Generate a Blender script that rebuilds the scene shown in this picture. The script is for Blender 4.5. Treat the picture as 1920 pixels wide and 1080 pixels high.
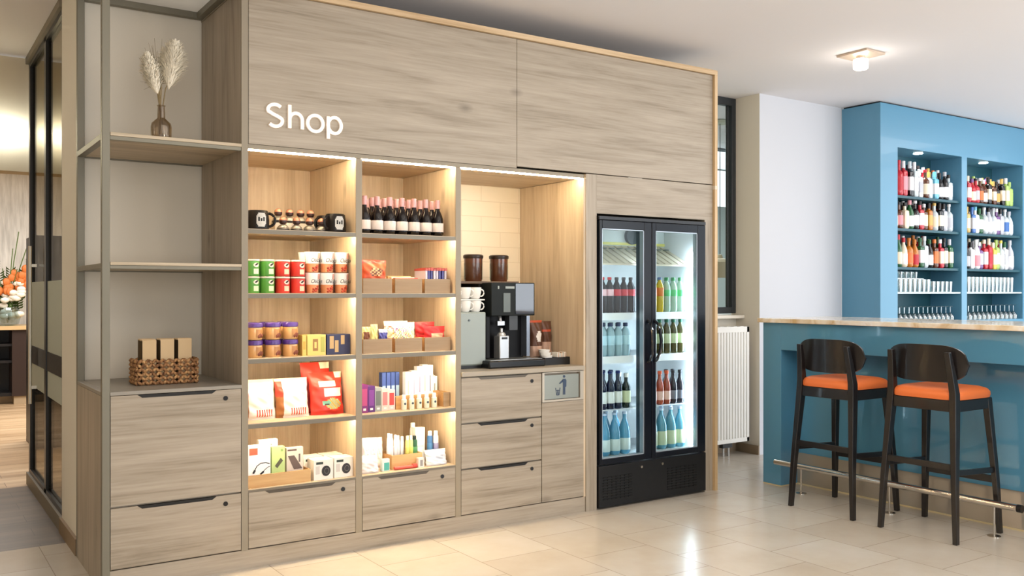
import bpy, bmesh, math, random
from mathutils import Vector, Matrix
random.seed(7)
for o in list(bpy.data.objects): bpy.data.objects.remove(o)
SC = bpy.context.scene
COL = SC.collection
# ------------------------------------------------------------------ camera
cam_d = bpy.data.cameras.new('camera'); cam = bpy.data.objects.new('camera', cam_d); COL.objects.link(cam)
cam.location = (0, 0, 1.35); cam.rotation_euler = (math.radians(90), 0, -math.asin(.5583))
cam_d.sensor_width = 36; cam_d.lens = 1723/1920*36; cam_d.shift_y = 8/1920; cam_d.clip_start = .05
SC.camera = cam
# ------------------------------------------------------------------ world, exposure
W = bpy.data.worlds.new('world'); SC.world = W; W.use_nodes = True
W.node_tree.nodes['Background'].inputs[0].default_value = (.93, .96, 1, 1)
W.node_tree.nodes['Background'].inputs[1].default_value = .38
SC.view_settings.view_transform = 'Standard'; SC.view_settings.look = 'None'
SC.view_settings.exposure = .45; SC.view_settings.gamma = 1; SC.view_settings.use_curve_mapping = False
SC.cycles.use_denoising = True; SC.cycles.max_bounces = 8; SC.cycles.transparent_max_bounces = 16
SC.cycles.caustics_reflective = False; SC.cycles.caustics_refractive = False
SC.cycles.sample_clamp_indirect = 6
def area(name, loc, size, power, col, rot=(0,0,0), spread=180):
    l = bpy.data.lights.new(name, 'AREA'); l.shape = 'RECTANGLE'; l.size, l.size_y = size
    l.energy = power; l.color = col; l.spread = math.radians(spread)
    o = bpy.data.objects.new(name, l); COL.objects.link(o); o.location = loc; o.rotation_euler = rot; return o
R = math.radians
# daylight through the glazed fronts behind and beside the camera, and unseen fill lights added for brightness
area('daylight_front', (7.4, -2.9, 1.6), (6, 2.6), 175, (.92, .96, 1), (R(90), 0, 0))
area('front_left_fill', (-.5, -2.9, 1.7), (4, 2.2), 75, (1, .97, .92), (R(90), 0, 0))  # unseen fill added to brighten the left shelves from the front
area('daylight_side', (10.4, 1.0, 1.6), (6, 2.6), 80, (.86, .93, 1), (R(90), 0, R(90)))
area('ceiling_fill_middle', (2.6, 1.6, 2.97), (4, 3), 45, (1, .90, .78))  # unseen fill sheet added under the ceiling to light the middle
area('ceiling_fill_bar', (8.6, 2.6, 2.97), (2.0, 2.4), 34, (1, .97, .95))  # another added fill sheet, out of view on the bar side
area('far_room_fill', (1.5, 10, 2.9), (3, 3), 170, (1, .96, .90))  # fill added out of view to light the far room
area('header_streak_fill', (0, 7.2, 2.47), (7.6, .03), 34, (.90, .97, 1), (R(90), 0, 0))  # unhoused strip added to throw the pale streak on the header wall
area('passage_fill', (-1.2, 5.3, 2.97), (2, 2), 4, (1, .90, .76))  # weak unseen fill added to brighten the passage
for _x, _y, _e, _c in ((2.4, .9, 20, (1,.92,.80)), (5.0, .6, 12, (1,.96,.93)), (8.8, 1.6, 26, (.98,.98,1)), (3.6, 2.6, 5, (1,.90,.76)), (-1.6, 4.8, 2, (1,.90,.76))):  # unseen point fills added to brighten ceiling and walls
    _l = bpy.data.lights.new('unseen_point_fill', 'POINT'); _l.energy = _e; _l.color = _c; _l.shadow_soft_size = .12
    _o = bpy.data.objects.new('unseen_point_fill', _l); COL.objects.link(_o); _o.location = (_x, _y, 2.62)
area('beyond_window_fill', (7.2, 6.9, 2.96), (3.4, 1.0), 75, (.95, .98, 1))  # unseen fill added to light the wall beyond the window

# ------------------------------------------------------------------ materials
def lin(c):
    return tuple(((v/255)/12.92 if v/255 <= .04045 else ((v/255+.055)/1.055)**2.4) for v in c[:3]) + (1,)
_M = {}
def mat(c, rough=.5, metal=0, emit=0, trans=0, ior=1.45, coat=0, alpha=1, key=None, bump=0, bscale=40, spec=.5):
    k = (tuple(c), rough, metal, emit, trans, coat, alpha, bump, bscale, spec)
    if k in _M: return _M[k]
    m = bpy.data.materials.new('finish'); m.use_nodes = True; nt = m.node_tree
    b = nt.nodes['Principled BSDF']
    b.inputs['Base Color'].default_value = lin(c); b.inputs['Roughness'].default_value = rough
    b.inputs['Metallic'].default_value = metal; b.inputs['IOR'].default_value = ior
    b.inputs['Transmission Weight'].default_value = trans; b.inputs['Coat Weight'].default_value = coat
    b.inputs['Alpha'].default_value = alpha; b.inputs['Specular IOR Level'].default_value = spec
    if emit:
        b.inputs['Emission Color'].default_value = lin(c); b.inputs['Emission Strength'].default_value = emit
    # a faint procedural unevenness of the finish
    tc = nt.nodes.new('ShaderNodeTexCoord'); n = nt.nodes.new('ShaderNodeTexNoise')
    n.inputs['Scale'].default_value = bscale; nt.links.new(tc.outputs['Object'], n.inputs['Vector'])
    mr = nt.nodes.new('ShaderNodeMapRange'); nt.links.new(n.outputs['Fac'], mr.inputs[0])
    mr.inputs[3].default_value = max(0, rough-.04); mr.inputs[4].default_value = min(1, rough+.04)
    if not trans: nt.links.new(mr.outputs[0], b.inputs['Roughness'])
    if bump:
        bp = nt.nodes.new('ShaderNodeBump'); bp.inputs['Strength'].default_value = bump; bp.inputs['Distance'].default_value = .004
        nt.links.new(n.outputs['Fac'], bp.inputs['Height']); nt.links.new(bp.outputs[0], b.inputs['Normal'])
    _M[k] = m; return m
def nodes(name):
    m = bpy.data.materials.new(name); m.use_nodes = True; nt = m.node_tree
    return m, nt, nt.nodes['Principled BSDF'], nt.nodes.new, nt.links.new
def ramp(nt, stops):
    r = nt.nodes.new('ShaderNodeValToRGB'); e = r.color_ramp.elements
    while len(e) < len(stops): e.new(.5)
    for i, (p, c) in enumerate(stops): e[i].position = p; e[i].color = lin(c)
    return r
def wood(name, axis, dark, mid, light, rough=.5, s=1.0, knots=True):
    m, nt, b, N, L = nodes(name)
    tc = N('ShaderNodeTexCoord'); mp = N('ShaderNodeMapping'); L(tc.outputs['Object'], mp.inputs[0])
    sc = [9*s]*3; sc['XYZ'.index(axis)] = .7*s; mp.inputs['Scale'].default_value = sc
    n1 = N('ShaderNodeTexNoise'); n1.inputs['Scale'].default_value = 1.6; n1.inputs['Detail'].default_value = 7
    n1.inputs['Roughness'].default_value = .62; n1.inputs['Distortion'].default_value = .5; L(mp.outputs[0], n1.inputs['Vector'])
    mp2 = N('ShaderNodeMapping'); L(tc.outputs['Object'], mp2.inputs[0])
    sc = [70*s]*3; sc['XYZ'.index(axis)] = 2.2*s; mp2.inputs['Scale'].default_value = sc
    n2 = N('ShaderNodeTexNoise'); n2.inputs['Scale'].default_value = 1.5; n2.inputs['Detail'].default_value = 4; L(mp2.outputs[0], n2.inputs['Vector'])
    mx = N('ShaderNodeMath'); mx.operation = 'MULTIPLY_ADD'; mx.inputs[1].default_value = .48; L(n2.outputs['Fac'], mx.inputs[0]); L(n1.outputs['Fac'], mx.inputs[2])
    r = ramp(nt, [(.50, dark), (.70, mid), (.94, light)]); L(mx.outputs[0], r.inputs[0])
    col = r.outputs[0]
    if knots:
        mp3 = N('ShaderNodeMapping'); L(tc.outputs['Object'], mp3.inputs[0])
        sc = [3.2*s]*3; sc['XYZ'.index(axis)] = 1.7*s; mp3.inputs['Scale'].default_value = sc
        v = N('ShaderNodeTexVoronoi'); v.inputs['Scale'].default_value = 1; L(mp3.outputs[0], v.inputs['Vector'])
        k = N('ShaderNodeMapRange'); k.inputs[1].default_value = .02; k.inputs[2].default_value = .10; k.inputs[3].default_value = .45; k.inputs[4].default_value = 0
        L(v.outputs['Distance'], k.inputs[0])
        mm = N('ShaderNodeMix'); mm.data_type = 'RGBA'; L(k.outputs[0], mm.inputs[0]); L(col, mm.inputs[6]); mm.inputs[7].default_value = lin([x*.55 for x in dark])
        col = mm.outputs[2]
    L(col, b.inputs['Base Color']); b.inputs['Roughness'].default_value = rough
    bp = N('ShaderNodeBump'); bp.inputs['Strength'].default_value = .12; bp.inputs['Distance'].default_value = .002
    L(n2.outputs['Fac'], bp.inputs['Height']); L(bp.outputs[0], b.inputs['Normal'])
    return m
OAK = ((134,122,105), (160,148,131), (175,163,147))
WX = wood('grey_oak_along', 'X', *OAK); WZ = wood('grey_oak_upright', 'Z', *OAK); WY = wood('grey_oak_deep', 'Y', *OAK)
WIN = wood('oak_lit_upright', 'Z', (186,164,134), (208,186,156), (222,204,176)); WINX = wood('oak_lit_along', 'X', (186,164,134), (208,186,156), (222,204,176))  # same grey oak, paled to put the strip lighting into its colour
WTRIM = wood('pale_oak_edge', 'X', (186,156,118), (204,176,138), (216,190,154), knots=False)
WTRIMZ = wood('pale_oak_edge_upright', 'Z', (186,152,110), (200,170,128), (214,186,146), knots=False)
WTRAY = wood('tray_wood', 'X', (176,136,88), (196,156,104), (210,172,120), knots=False)
WSMOKE = wood('tray_wood_grey', 'X', (132,108,80), (150,126,96), (164,140,110), knots=False)
FRAME = mat((124,120,106), .45, .25)          # grey green powder coated frame
FRAMEF = mat((146,136,118), .5)
SHELFE = mat((120,112,98), .4, .3)
BLACKM = mat((22,22,24), .35); BLACKG = mat((14,15,18), .12, coat=.6)
WHITEP = mat((238,238,236), .4); CHROME = mat((205,200,192), .18, 1)
CREAM = mat((232,220,200), .5)
def wallmat(name, c, bump=.15, scale=180):
    m, nt, b, N, L = nodes(name); b.inputs['Roughness'].default_value = .85
    tc = N('ShaderNodeTexCoord'); n = N('ShaderNodeTexNoise'); n.inputs['Scale'].default_value = scale; n.inputs['Detail'].default_value = 3
    L(tc.outputs['Object'], n.inputs['Vector']); bp = N('ShaderNodeBump'); bp.inputs['Strength'].default_value = bump; bp.inputs['Distance'].default_value = .002
    L(n.outputs['Fac'], bp.inputs['Height']); L(bp.outputs[0], b.inputs['Normal'])
    b.inputs['Base Color'].default_value = lin(c); return m
WALLW = wallmat('white_plaster', (208,210,216)); WALLB = wallmat('beige_plaster', (228,221,207))
WALLT = wallmat('tan_plaster', (206,190,160)); CEIL = wallmat('ceiling_paint', (234,231,233), .08)
def tiles(name, bw, bh, c1, c2, grout, off=.5, rough=.3, rot=None, loc=(0,0,0), mortar=.004, stain=True, bump=.3, axes='XY'):
    m, nt, b, N, L = nodes(name)
    tc = N('ShaderNodeTexCoord'); sp = N('ShaderNodeSeparateXYZ'); L(tc.outputs['Object'], sp.inputs[0])
    cb = N('ShaderNodeCombineXYZ'); L(sp.outputs[axes[0]], cb.inputs[0]); L(sp.outputs[axes[1]], cb.inputs[1])
    mp = N('ShaderNodeMapping'); L(cb.outputs[0], mp.inputs[0]); mp.inputs['Location'].default_value = loc
    br = N('ShaderNodeTexBrick'); L(mp.outputs[0], br.inputs['Vector']); br.inputs['Scale'].default_value = 1
    br.inputs['Brick Width'].default_value = bw; br.inputs['Row Height'].default_value = bh; br.inputs['Mortar Size'].default_value = mortar
    br.inputs['Mortar Smooth'].default_value = .3; br.offset = off
    br.inputs['Color1'].default_value = lin(c1); br.inputs['Color2'].default_value = lin(c2); br.inputs['Mortar'].default_value = lin(grout)
    col = br.outputs['Color']
    if stain:
        n = N('ShaderNodeTexNoise'); n.inputs['Scale'].default_value = 2.3; n.inputs['Detail'].default_value = 6; n.inputs['Roughness'].default_value = .6; L(tc.outputs['Object'], n.inputs['Vector'])
        r = ramp(nt, [(.25, (238,232,222)), (.5, (248,245,240)), (.75, (255,255,255))]); L(n.outputs['Fac'], r.inputs[0])
        mx = N('ShaderNodeMix'); mx.data_type = 'RGBA'; mx.blend_type = 'MULTIPLY'; mx.inputs[0].default_value = 1; L(col, mx.inputs[6]); L(r.outputs[0], mx.inputs[7]); col = mx.outputs[2]
        b.inputs['Roughness'].default_value = rough
    else: b.inputs['Roughness'].default_value = rough
    L(col, b.inputs['Base Color'])
    iv = N('ShaderNodeMath'); iv.operation = 'SUBTRACT'; iv.inputs[0].default_value = 1; L(br.outputs['Fac'], iv.inputs[1])
    bp = N('ShaderNodeBump'); bp.inputs['Strength'].default_value = bump; bp.inputs['Distance'].default_value = .002; L(iv.outputs[0], bp.inputs['Height']); L(bp.outputs[0], b.inputs['Normal'])
    return m
FLOORT = tiles('floor_tiles', .45, .45, (204,198,189), (197,189,178), (158,148,134), rough=.24, axes='YX', loc=(.38, .26, 0), mortar=.0022)
SUBWAY = tiles('cream_wall_tiles', .30, .10, (238,226,204), (234,222,200), (222,208,184), rough=.35, stain=False, axes='XZ', loc=(.02, .05, 0), mortar=.003)
def planks(name, c1, c2, c3):
    m, nt, b, N, L = nodes(name)
    tc = N('ShaderNodeTexCoord'); mp = N('ShaderNodeMapping'); L(tc.outputs['Object'], mp.inputs[0]); mp.inputs['Scale'].default_value = (.5, 7, 1)
    n = N('ShaderNodeTexNoise'); n.inputs['Scale'].default_value = 1.5; n.inputs['Detail'].default_value = 6; L(mp.outputs[0], n.inputs['Vector'])
    r = ramp(nt, [(.3, c1), (.5, c2), (.7, c3)]); L(n.outputs['Fac'], r.inputs[0])
    br = N('ShaderNodeTexBrick'); L(tc.outputs['Object'], br.inputs['Vector']); br.inputs['Scale'].default_value = 1
    br.inputs['Brick Width'].default_value = 1.3; br.inputs['Row Height'].default_value = .19; br.inputs['Mortar Size'].default_value = .002
    br.inputs['Color1'].default_value = lin((255,255,255)); br.inputs['Color2'].default_value = lin((228,222,214)); br.inputs['Mortar'].default_value = lin((150,130,108))
    mx = N('ShaderNodeMix'); mx.data_type = 'RGBA'; mx.blend_type = 'MULTIPLY'; mx.inputs[0].default_value = 1
    L(r.outputs[0], mx.inputs[6]); L(br.outputs['Color'], mx.inputs[7]); L(mx.outputs[2], b.inputs['Base Color']); b.inputs['Roughness'].default_value = .4
    return m
def clearglass(name, tint=(255,255,255), gloss=.008, film=0):
    m = bpy.data.materials.new(name); m.use_nodes = True; nt = m.node_tree; nt.nodes.clear(); N, L = nt.nodes.new, nt.links.new
    out = N('ShaderNodeOutputMaterial'); t = N('ShaderNodeBsdfTransparent'); t.inputs[0].default_value = lin(tint)
    g = N('ShaderNodeBsdfGlossy'); g.inputs['Roughness'].default_value = .02; g.inputs['Color'].default_value = (1,1,1,1)
    lw = N('ShaderNodeLayerWeight'); lw.inputs['Blend'].default_value = .25
    mr = N('ShaderNodeMapRange'); mr.inputs[3].default_value = gloss; mr.inputs[4].default_value = .7; L(lw.outputs['Facing'], mr.inputs[0])
    pw = N('ShaderNodeMath'); pw.operation = 'POWER'; pw.inputs[1].default_value = 5; L(lw.outputs['Facing'], pw.inputs[0]); L(pw.outputs[0], mr.inputs[0])
    mx = N('ShaderNodeMixShader'); L(mr.outputs[0], mx.inputs[0]); L(t.outputs[0], mx.inputs[1]); L(g.outputs[0], mx.inputs[2]); L(mx.outputs[0], out.inputs[0])
    return m
GLASS = clearglass('clear_glass', (240,246,246)); GLASSW = clearglass('drink_glass', (225,236,238), .16); GLASSP = clearglass('partition_glass', (214,210,200), .05)
LEDW = mat((255,232,192), .5, emit=112); LEDC = mat((226,240,255), .5, emit=34)

# ------------------------------------------------------------------ mesh builder
class B:
    def __init__(s): s.v = []; s.f = []; s.m = []
    def add(s, vs, fs, m=0):
        k = len(s.v); s.v += [tuple(p) for p in vs]; s.f += [tuple(k+i for i in f) for f in fs]; s.m += [m]*len(fs); return s
    def box(s, x0, x1, y0, y1, z0, z1, m=0):
        return s.add([(x0,y0,z0),(x1,y0,z0),(x1,y1,z0),(x0,y1,z0),(x0,y0,z1),(x1,y0,z1),(x1,y1,z1),(x0,y1,z1)],
            [(0,3,2,1),(4,5,6,7),(0,1,5,4),(1,2,6,5),(2,3,7,6),(3,0,4,7)], m)
    def lathe(s, prof, c=(0,0), seg=20, z=0, ms=None):
        """prof: [(r, z)], ms: material of each band"""
        n = len(prof); vs = []
        for r, h in prof:
            for i in range(seg):
                a = 2*math.pi*i/seg; vs.append((c[0]+r*math.cos(a), c[1]+r*math.sin(a), z+h))
        k = len(s.v); s.v += vs
        for j in range(n-1):
            for i in range(seg):
                i2 = (i+1) % seg
                s.f.append((k+j*seg+i, k+j*seg+i2, k+(j+1)*seg+i2, k+(j+1)*seg+i)); s.m.append(ms[j] if ms else 0)
        if prof[0][0] > 1e-5: s.f.append(tuple(k+i for i in reversed(range(seg)))); s.m.append(ms[0] if ms else 0)
        if prof[-1][0] > 1e-5: s.f.append(tuple(k+(n-1)*seg+i for i in range(seg))); s.m.append(ms[-1] if ms else 0)
        return s
    def tube(s, pts, r, seg=10, m=0):
        pts = [Vector(p) for p in pts]; rs = r if isinstance(r, (list, tuple)) else [r]*len(pts); rings = []
        up = Vector((0,0,1)); k = len(s.v)
        for i, p in enumerate(pts):
            d = (pts[min(i+1, len(pts)-1)]-pts[max(i-1, 0)]).normalized()
            a = d.cross(up if abs(d.dot(up)) < .95 else Vector((0,1,0))).normalized(); b = a.cross(d)
            for j in range(seg):
                t = 2*math.pi*j/seg; s.v.append(tuple(p+(a*math.cos(t)+b*math.sin(t))*rs[i]))
        for i in range(len(pts)-1):
            for j in range(seg):
                j2 = (j+1) % seg; s.f.append((k+i*seg+j2, k+i*seg+j, k+(i+1)*seg+j, k+(i+1)*seg+j2)); s.m.append(m)
        s.f.append(tuple(k+j for j in range(seg))); s.f.append(tuple(k+(len(pts)-1)*seg+j for j in reversed(range(seg)))); s.m += [m, m]
        return s
    def sweep(s, pts, sec, m=0):
        """rectangles (hx, hy) laid in the horizontal plane at each point"""
        k = len(s.v)
        for p, (a, b) in zip(pts, sec):
            s.v += [(p[0]-a,p[1]-b,p[2]),(p[0]+a,p[1]-b,p[2]),(p[0]+a,p[1]+b,p[2]),(p[0]-a,p[1]+b,p[2])]
        up = pts[-1][2] > pts[0][2]
        for i in range(len(pts)-1):
            for j in range(4):
                j2 = (j+1) % 4; q = (k+i*4+j, k+i*4+j2, k+i*4+4+j2, k+i*4+4+j); s.f.append(q if up else q[::-1]); s.m.append(m)
        e = (k, k+3, k+2, k+1); t = k+(len(pts)-1)*4; g = (t, t+1, t+2, t+3)
        s.f += [e if up else e[::-1], g if up else g[::-1]]; s.m += [m, m]; return s
    def bar(s, p0, p1, w, h, m=0):
        p0, p1 = Vector(p0), Vector(p1); d = (p1-p0).normalized(); a = d.cross(Vector((0,0,1))).normalized(); b = a.cross(d)
        vs = [p+a*(w/2)*i+b*(h/2)*j for p in (p0, p1) for i, j in ((-1,-1),(1,-1),(1,1),(-1,1))]
        return s.add(vs, [(0,1,2,3),(7,6,5,4),(0,4,5,1),(1,5,6,2),(2,6,7,3),(3,7,4,0)], m)
    def prismY(s, poly, y0, y1, m=0):
        n = len(poly); vs = [(x, y0, z) for x, z in poly]+[(x, y1, z) for x, z in poly]
        return s.add(vs, [tuple(range(n)), tuple(reversed(range(n, 2*n)))]+[(i, n+i, n+(i+1) % n, (i+1) % n) for i in range(n)], m)
    def stroke(s, pts, w, y0, y1, m=0, closed=False):
        """flat ribbon in the XZ plane with thickness, the pen line of a letter"""
        P = [Vector((p[0], p[1])) for p in pts]; n = len(P); Lf = []; Rt = []
        for i in range(n):
            a = P[(i-1) % n] if (closed or i) else P[i]; b = P[(i+1) % n] if (closed or i < n-1) else P[i]
            d = (b-a).normalized(); nn = Vector((-d.y, d.x))*w/2; Lf.append(P[i]+nn); Rt.append(P[i]-nn)
        k = len(s.v)
        for i in range(n):
            s.v += [(Lf[i].x,y0,Lf[i].y),(Rt[i].x,y0,Rt[i].y),(Lf[i].x,y1,Lf[i].y),(Rt[i].x,y1,Rt[i].y)]
        for i in range(n if closed else n-1):
            a = k+4*i; b = k+4*((i+1) % n)
            s.f += [(a,a+1,b+1,b),(a+2,b+2,b+3,a+3),(a,b,b+2,a+2),(a+1,a+3,b+3,b+1)]; s.m += [m]*4
        if not closed:
            e = k+4*(n-1); s.f += [(k,k+2,k+3,k+1),(e,e+1,e+3,e+2)]; s.m += [m, m]
        return s
    def blob(s, c, r, seg=12, rings=8, m=0):
        pr = [(max(1e-6, math.sin(math.pi*i/rings))*r[0], -math.cos(math.pi*i/rings)*r[2]) for i in range(rings+1)]
        k = len(s.v); s.lathe(pr, (c[0], c[1]), seg, c[2], [m]*rings)
        if r[1] != r[0]:
            for i in range(k, len(s.v)): x, y, z = s.v[i]; s.v[i] = (x, c[1]+(y-c[1])*r[1]/r[0], z)
        return s
    def obj(s, name, mats, root=None, bevel=0, sharp=35, level=False):
        me = bpy.data.meshes.new(name); off = Vector((0,0,0))
        if root is not None:
            off = world_loc(root)
        me.from_pydata([tuple(Vector(p)-off) for p in s.v], [], s.f)
        ms = mats if isinstance(mats, (list, tuple)) else [mats]
        for m in ms: me.materials.append(m)
        me.polygons.foreach_set('material_index', s.m); me.polygons.foreach_set('use_smooth', [True]*len(s.f))
        me.update()
        bm = bmesh.new(); bm.from_mesh(me); bmesh.ops.recalc_face_normals(bm, faces=bm.faces); bm.to_mesh(me); bm.free()
        me.set_sharp_from_angle(angle=math.radians(sharp))
        o = bpy.data.objects.new(name, me); COL.objects.link(o)
        if root is not None: o.parent = root
        if bevel:
            md = o.modifiers.new('soft_edge', 'BEVEL'); md.width = bevel; md.segments = 2; md.limit_method = 'ANGLE'; md.angle_limit = R(40)
        return o
def world_loc(o):
    v = Vector(o.location)
    while o.parent: o = o.parent; v = v+Vector(o.location)
    return v
def tag(o, label, cat, group=None):
    o['label'] = label; o['category'] = cat
    if group: o['group'] = group
    return o
def thing(name, label, cat, loc, group=None, rz=0):
    o = bpy.data.objects.new(name, None); COL.objects.link(o); o.location = loc; o.rotation_euler = (0,0,rz); o.empty_display_size = .05
    return tag(o, label, cat, group)
def struct(name, b, m, **k):
    o = b.obj(name, m, **k); o['kind'] = 'structure'; return o
def clone(root, loc, label, group=None, rz=None, scale=None):
    r = root.copy(); COL.objects.link(r); r.location = loc; r['label'] = label
    if group: r['group'] = group
    if rz is not None: r.rotation_euler = (0,0,rz)
    if scale: r.scale = scale
    for ch in list(root.children):
        c = ch.copy(); COL.objects.link(c); c.parent = r
        for g in list(ch.children):
            d = g.copy(); COL.objects.link(d); d.parent = c
    return r
ORD = ['first','second','third','fourth','fifth','sixth','seventh','eighth','ninth','tenth','eleventh','twelfth','thirteenth','fourteenth','fifteenth','sixteenth','seventeenth','eighteenth','nineteenth','twentieth']
def text(root, name, body, size, x, y, z, m, sx=1, shear=0, align='CENTER', rot=(R(90), 0, 0), ext=.0004):
    c = bpy.data.curves.new(name, 'FONT'); c.body = body; c.size = size; c.align_x = align; c.extrude = ext; c.resolution_u = 2; c.shear = shear
    c.materials.append(m); o = bpy.data.objects.new(name, c); COL.objects.link(o)
    bpy.context.view_layer.update(); me = bpy.data.meshes.new_from_object(o); bpy.data.objects.remove(o); bpy.data.curves.remove(c)
    o = bpy.data.objects.new(name, me); COL.objects.link(o)
    o.parent = root; o.location = Vector((x, y, z))-world_loc(root); o.rotation_euler = rot; o.scale = (sx, 1, 1); return o
def arc(cx, cz, rx, rz, a0, a1, n=14):
    return [(cx+rx*math.cos(R(a0+(a1-a0)*i/n)), cz+rz*math.sin(R(a0+(a1-a0)*i/n))) for i in range(n+1)]
# ================================================================== THE SETTING
struct('floor', B().box(-4, 11, -3, 5.45, -.05, 0).box(.8, 11, 5.45, 6.2, -.05, 0), FLOORT)
struct('floor', B().box(-4, .8, 5.45, 7.2, -.05, 0), planks('dark_planks', (72,57,43), (90,73,56), (104,87,68)))
struct('floor', B().box(-4, 4, 7.2, 13.6, -.05, 0).box(.8, 4, 6.2, 7.2, -.05, 0), planks('pale_planks', (172,144,112), (200,172,138), (216,192,160)))
struct('ceiling', B().box(-4, 11, -3, 14, 3.0, 3.1), CEIL)
struct('wall_back', B().box(.785, 4.5, 5.15, 5.70, 0, 3.0), WALLB)
YW = 5.436; XP = 5.962
struct('wall_window', B().box(4.5, XP-.0005, YW, YW+.25, 0, 1.13).box(4.5, 4.95, YW, YW+.25, 1.13, 3.0), WALLB)
struct('wall_pier', B().box(XP, 7.04, 5.18, YW+.055, 0, 3.0), [WALLW, WALLB])
pier = bpy.data.objects['wall_pier']
for p in pier.data.polygons:
    if p.normal.x < -.5: p.material_index = 1
struct('baseboard_window', B().box(4.66, XP, YW-.012, YW, 0, .075).box(XP-.012, XP, 5.18, YW-.012, 0, .075), mat((150,132,110), .5))
# window with its dark frame and sill
wf = mat((44,48,52), .4)
w = B()
w.box(XP-.050, XP-.001, YW, YW+.05, 1.172, 2.998).box(4.95, XP-.050, YW, YW+.05, 2.935, 2.998).box(4.95, XP-.050, YW, YW+.05, 1.172, 1.225).box(4.95, 5.0, YW, YW+.05, 1.225, 2.935)
w.box(XP-.088, XP-.072, YW+.015, YW+.04, 1.225, 2.935)
win = struct('window_1', w, wf, bevel=.004)
B().box(5.0, XP-.05, YW+.02, YW+.026, 1.225, 2.935).obj('pane', GLASS, win)
struct('trim_1', B().box(4.75, XP-.003, YW-.10, YW+.25, 1.130, 1.158), mat((226,218,204), .4), bevel=.004)
# what lies beyond the window: courtyard front of the next wing
struct('wall_beyond', B().box(3.5, 9.5, 8.6, 8.8, 0, 2.49), mat((196,204,198), .8))
struct('window_2', B().box(3.5, 9.5, 8.68, 8.72, 2.49, 3.0), mat((250,252,255), .5, emit=1.3))
struct('trim_2', B().box(4.2, 9.5, 7.4, 7.5, 2.76, 2.99), mat((150,156,158), .5))
struct('floor', B().box(4, 9.5, 6.2, 8.6, -.05, -.001), mat((190,180,165), .6))
# room on the other side of the passage
hd = struct('wall_header', B().box(-4, 4, 7.30, 7.5, 2.2, 3.0), WALLT)
def ribbed():
    m, nt, b, N, L = nodes('ribbed_stone'); tc = N('ShaderNodeTexCoord')
    mp = N('ShaderNodeMapping'); L(tc.outputs['Object'], mp.inputs[0]); mp.inputs['Scale'].default_value = (1, 1, .12)
    n = N('ShaderNodeTexNoise'); n.inputs['Scale'].default_value = 26; n.inputs['Detail'].default_value = 4; L(mp.outputs[0], n.inputs['Vector'])
    r = ramp(nt, [(.3, (190,189,186)), (.7, (226,225,222))]); L(n.outputs['Fac'], r.inputs[0]); L(r.outputs[0], b.inputs['Base Color'])
    bp = N('ShaderNodeBump'); bp.inputs['Strength'].default_value = .7; bp.inputs['Distance'].default_value = .03; L(n.outputs['Fac'], bp.inputs['Height']); L(bp.outputs[0], b.inputs['Normal'])
    b.inputs['Roughness'].default_value = .8; return m
struct('wall_far', B().box(-4, 4, 13.2, 13.4, 0, 3.0), ribbed())
struct('wall_left_unseen', B().box(-4.1, -4, -3, 13.4, 0, 3.0), WALLT)  # unseen wall added to hold back light from the left
struct('wall_right', B().box(4, 4.1, 5.70, 13.4, 0, 3.0), WALLT)
# glazed partition in the passage
bk = mat((26,24,22), .35); gr = mat((120,110,92), .5)
pf = B()
for y0, y1 in ((5.715, 5.745), (6.40, 6.47), (7.20, 7.27)): pf.box(.79, .83, y0, y1, .085, 2.955)
pf.box(.79, .83, 5.745, 7.2, 2.925, 2.955).box(.79, .83, 5.745, 7.2, .085, .115)
part_w = struct('window_3', pf, bk)
g = B().box(.806, .814, 5.745, 6.40, .115, 2.925).box(.806, .814, 6.47, 7.20, .115, 2.925).obj('pane', GLASSP, part_w)
B().box(.800, .805, 5.745, 6.40, .98, 1.42).box(.800, .805, 6.47, 7.20, .98, 1.42).box(.800, .805, 5.745, 6.40, .70, .86).box(.800, .805, 6.47, 7.20, .70, .86).obj('frosted_film', mat((176,182,170), .6), part_w)
B().box(.796, .805, 5.745, 6.40, .86, .98).box(.796, .805, 6.47, 7.20, .86, .98).obj('rail', bk, part_w)
B().tube([(.76, 6.93, .60), (.76, 6.93, 1.66)], .011).box(.76, .80, 6.922, 6.938, .70, .72).box(.76, .80, 6.922, 6.938, 1.52, 1.54).obj('pull_bar', mat((220,214,200), .3, .6), part_w)
struct('trim_3', B().box(.77, .85, 5.70, 7.28, 2.955, 2.999).box(.775, .85, 5.70, 7.28, 0, .085), gr)
struct('baseboard_left', B().box(.770, .785, 5.15, 5.70, 0, .085), mat((140,118,92), .6))
# passage bar counter and flowers
dk = mat((52,38,34), .4)
t = thing('reception_counter', 'dark brown counter with a wooden top behind the glass partition', 'counter', (.5, 12.8, 0))
B().box(1.18, 2.6, 12.5, 13.1, .10, .90).obj('side_panel', dk, t)
B().box(-1.5, 1.18, 12.9, 13.1, .10, .90).box(-1.5, 1.18, 12.55, 12.9, .50, .53).box(-1.5, 1.18, 12.55, 12.9, .70, .73).box(-1.5, 1.18, 12.55, 12.9, .10, .14).obj('shelf', mat((24,22,24), .4), t)
B().box(-1.5, 2.6, 12.46, 13.12, .90, .945).obj('countertop', mat((206,176,130), .4), t)
B().box(1.2, 2.6, 12.52, 13.1, 0, .10).box(-1.5, 1.2, 12.7, 13.1, 0, .10).obj('plinth', mat((176,156,128), .5), t)
t = thing('tall_cabinet', 'tall black cabinet standing behind the glass partition', 'cabinet', (1.2, 9.0, 0))
B().box(1.00, 2.2, 8.8, 9.4, .05, 1.84).obj('body', mat((14,12,12), .4), t, bevel=.004)
B().box(1.02, 1.55, 8.785, 8.8, .08, 1.78).box(1.56, 2.18, 8.785, 8.8, .08, 1.78).obj('door', mat((16,14,14), .35), t)
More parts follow.
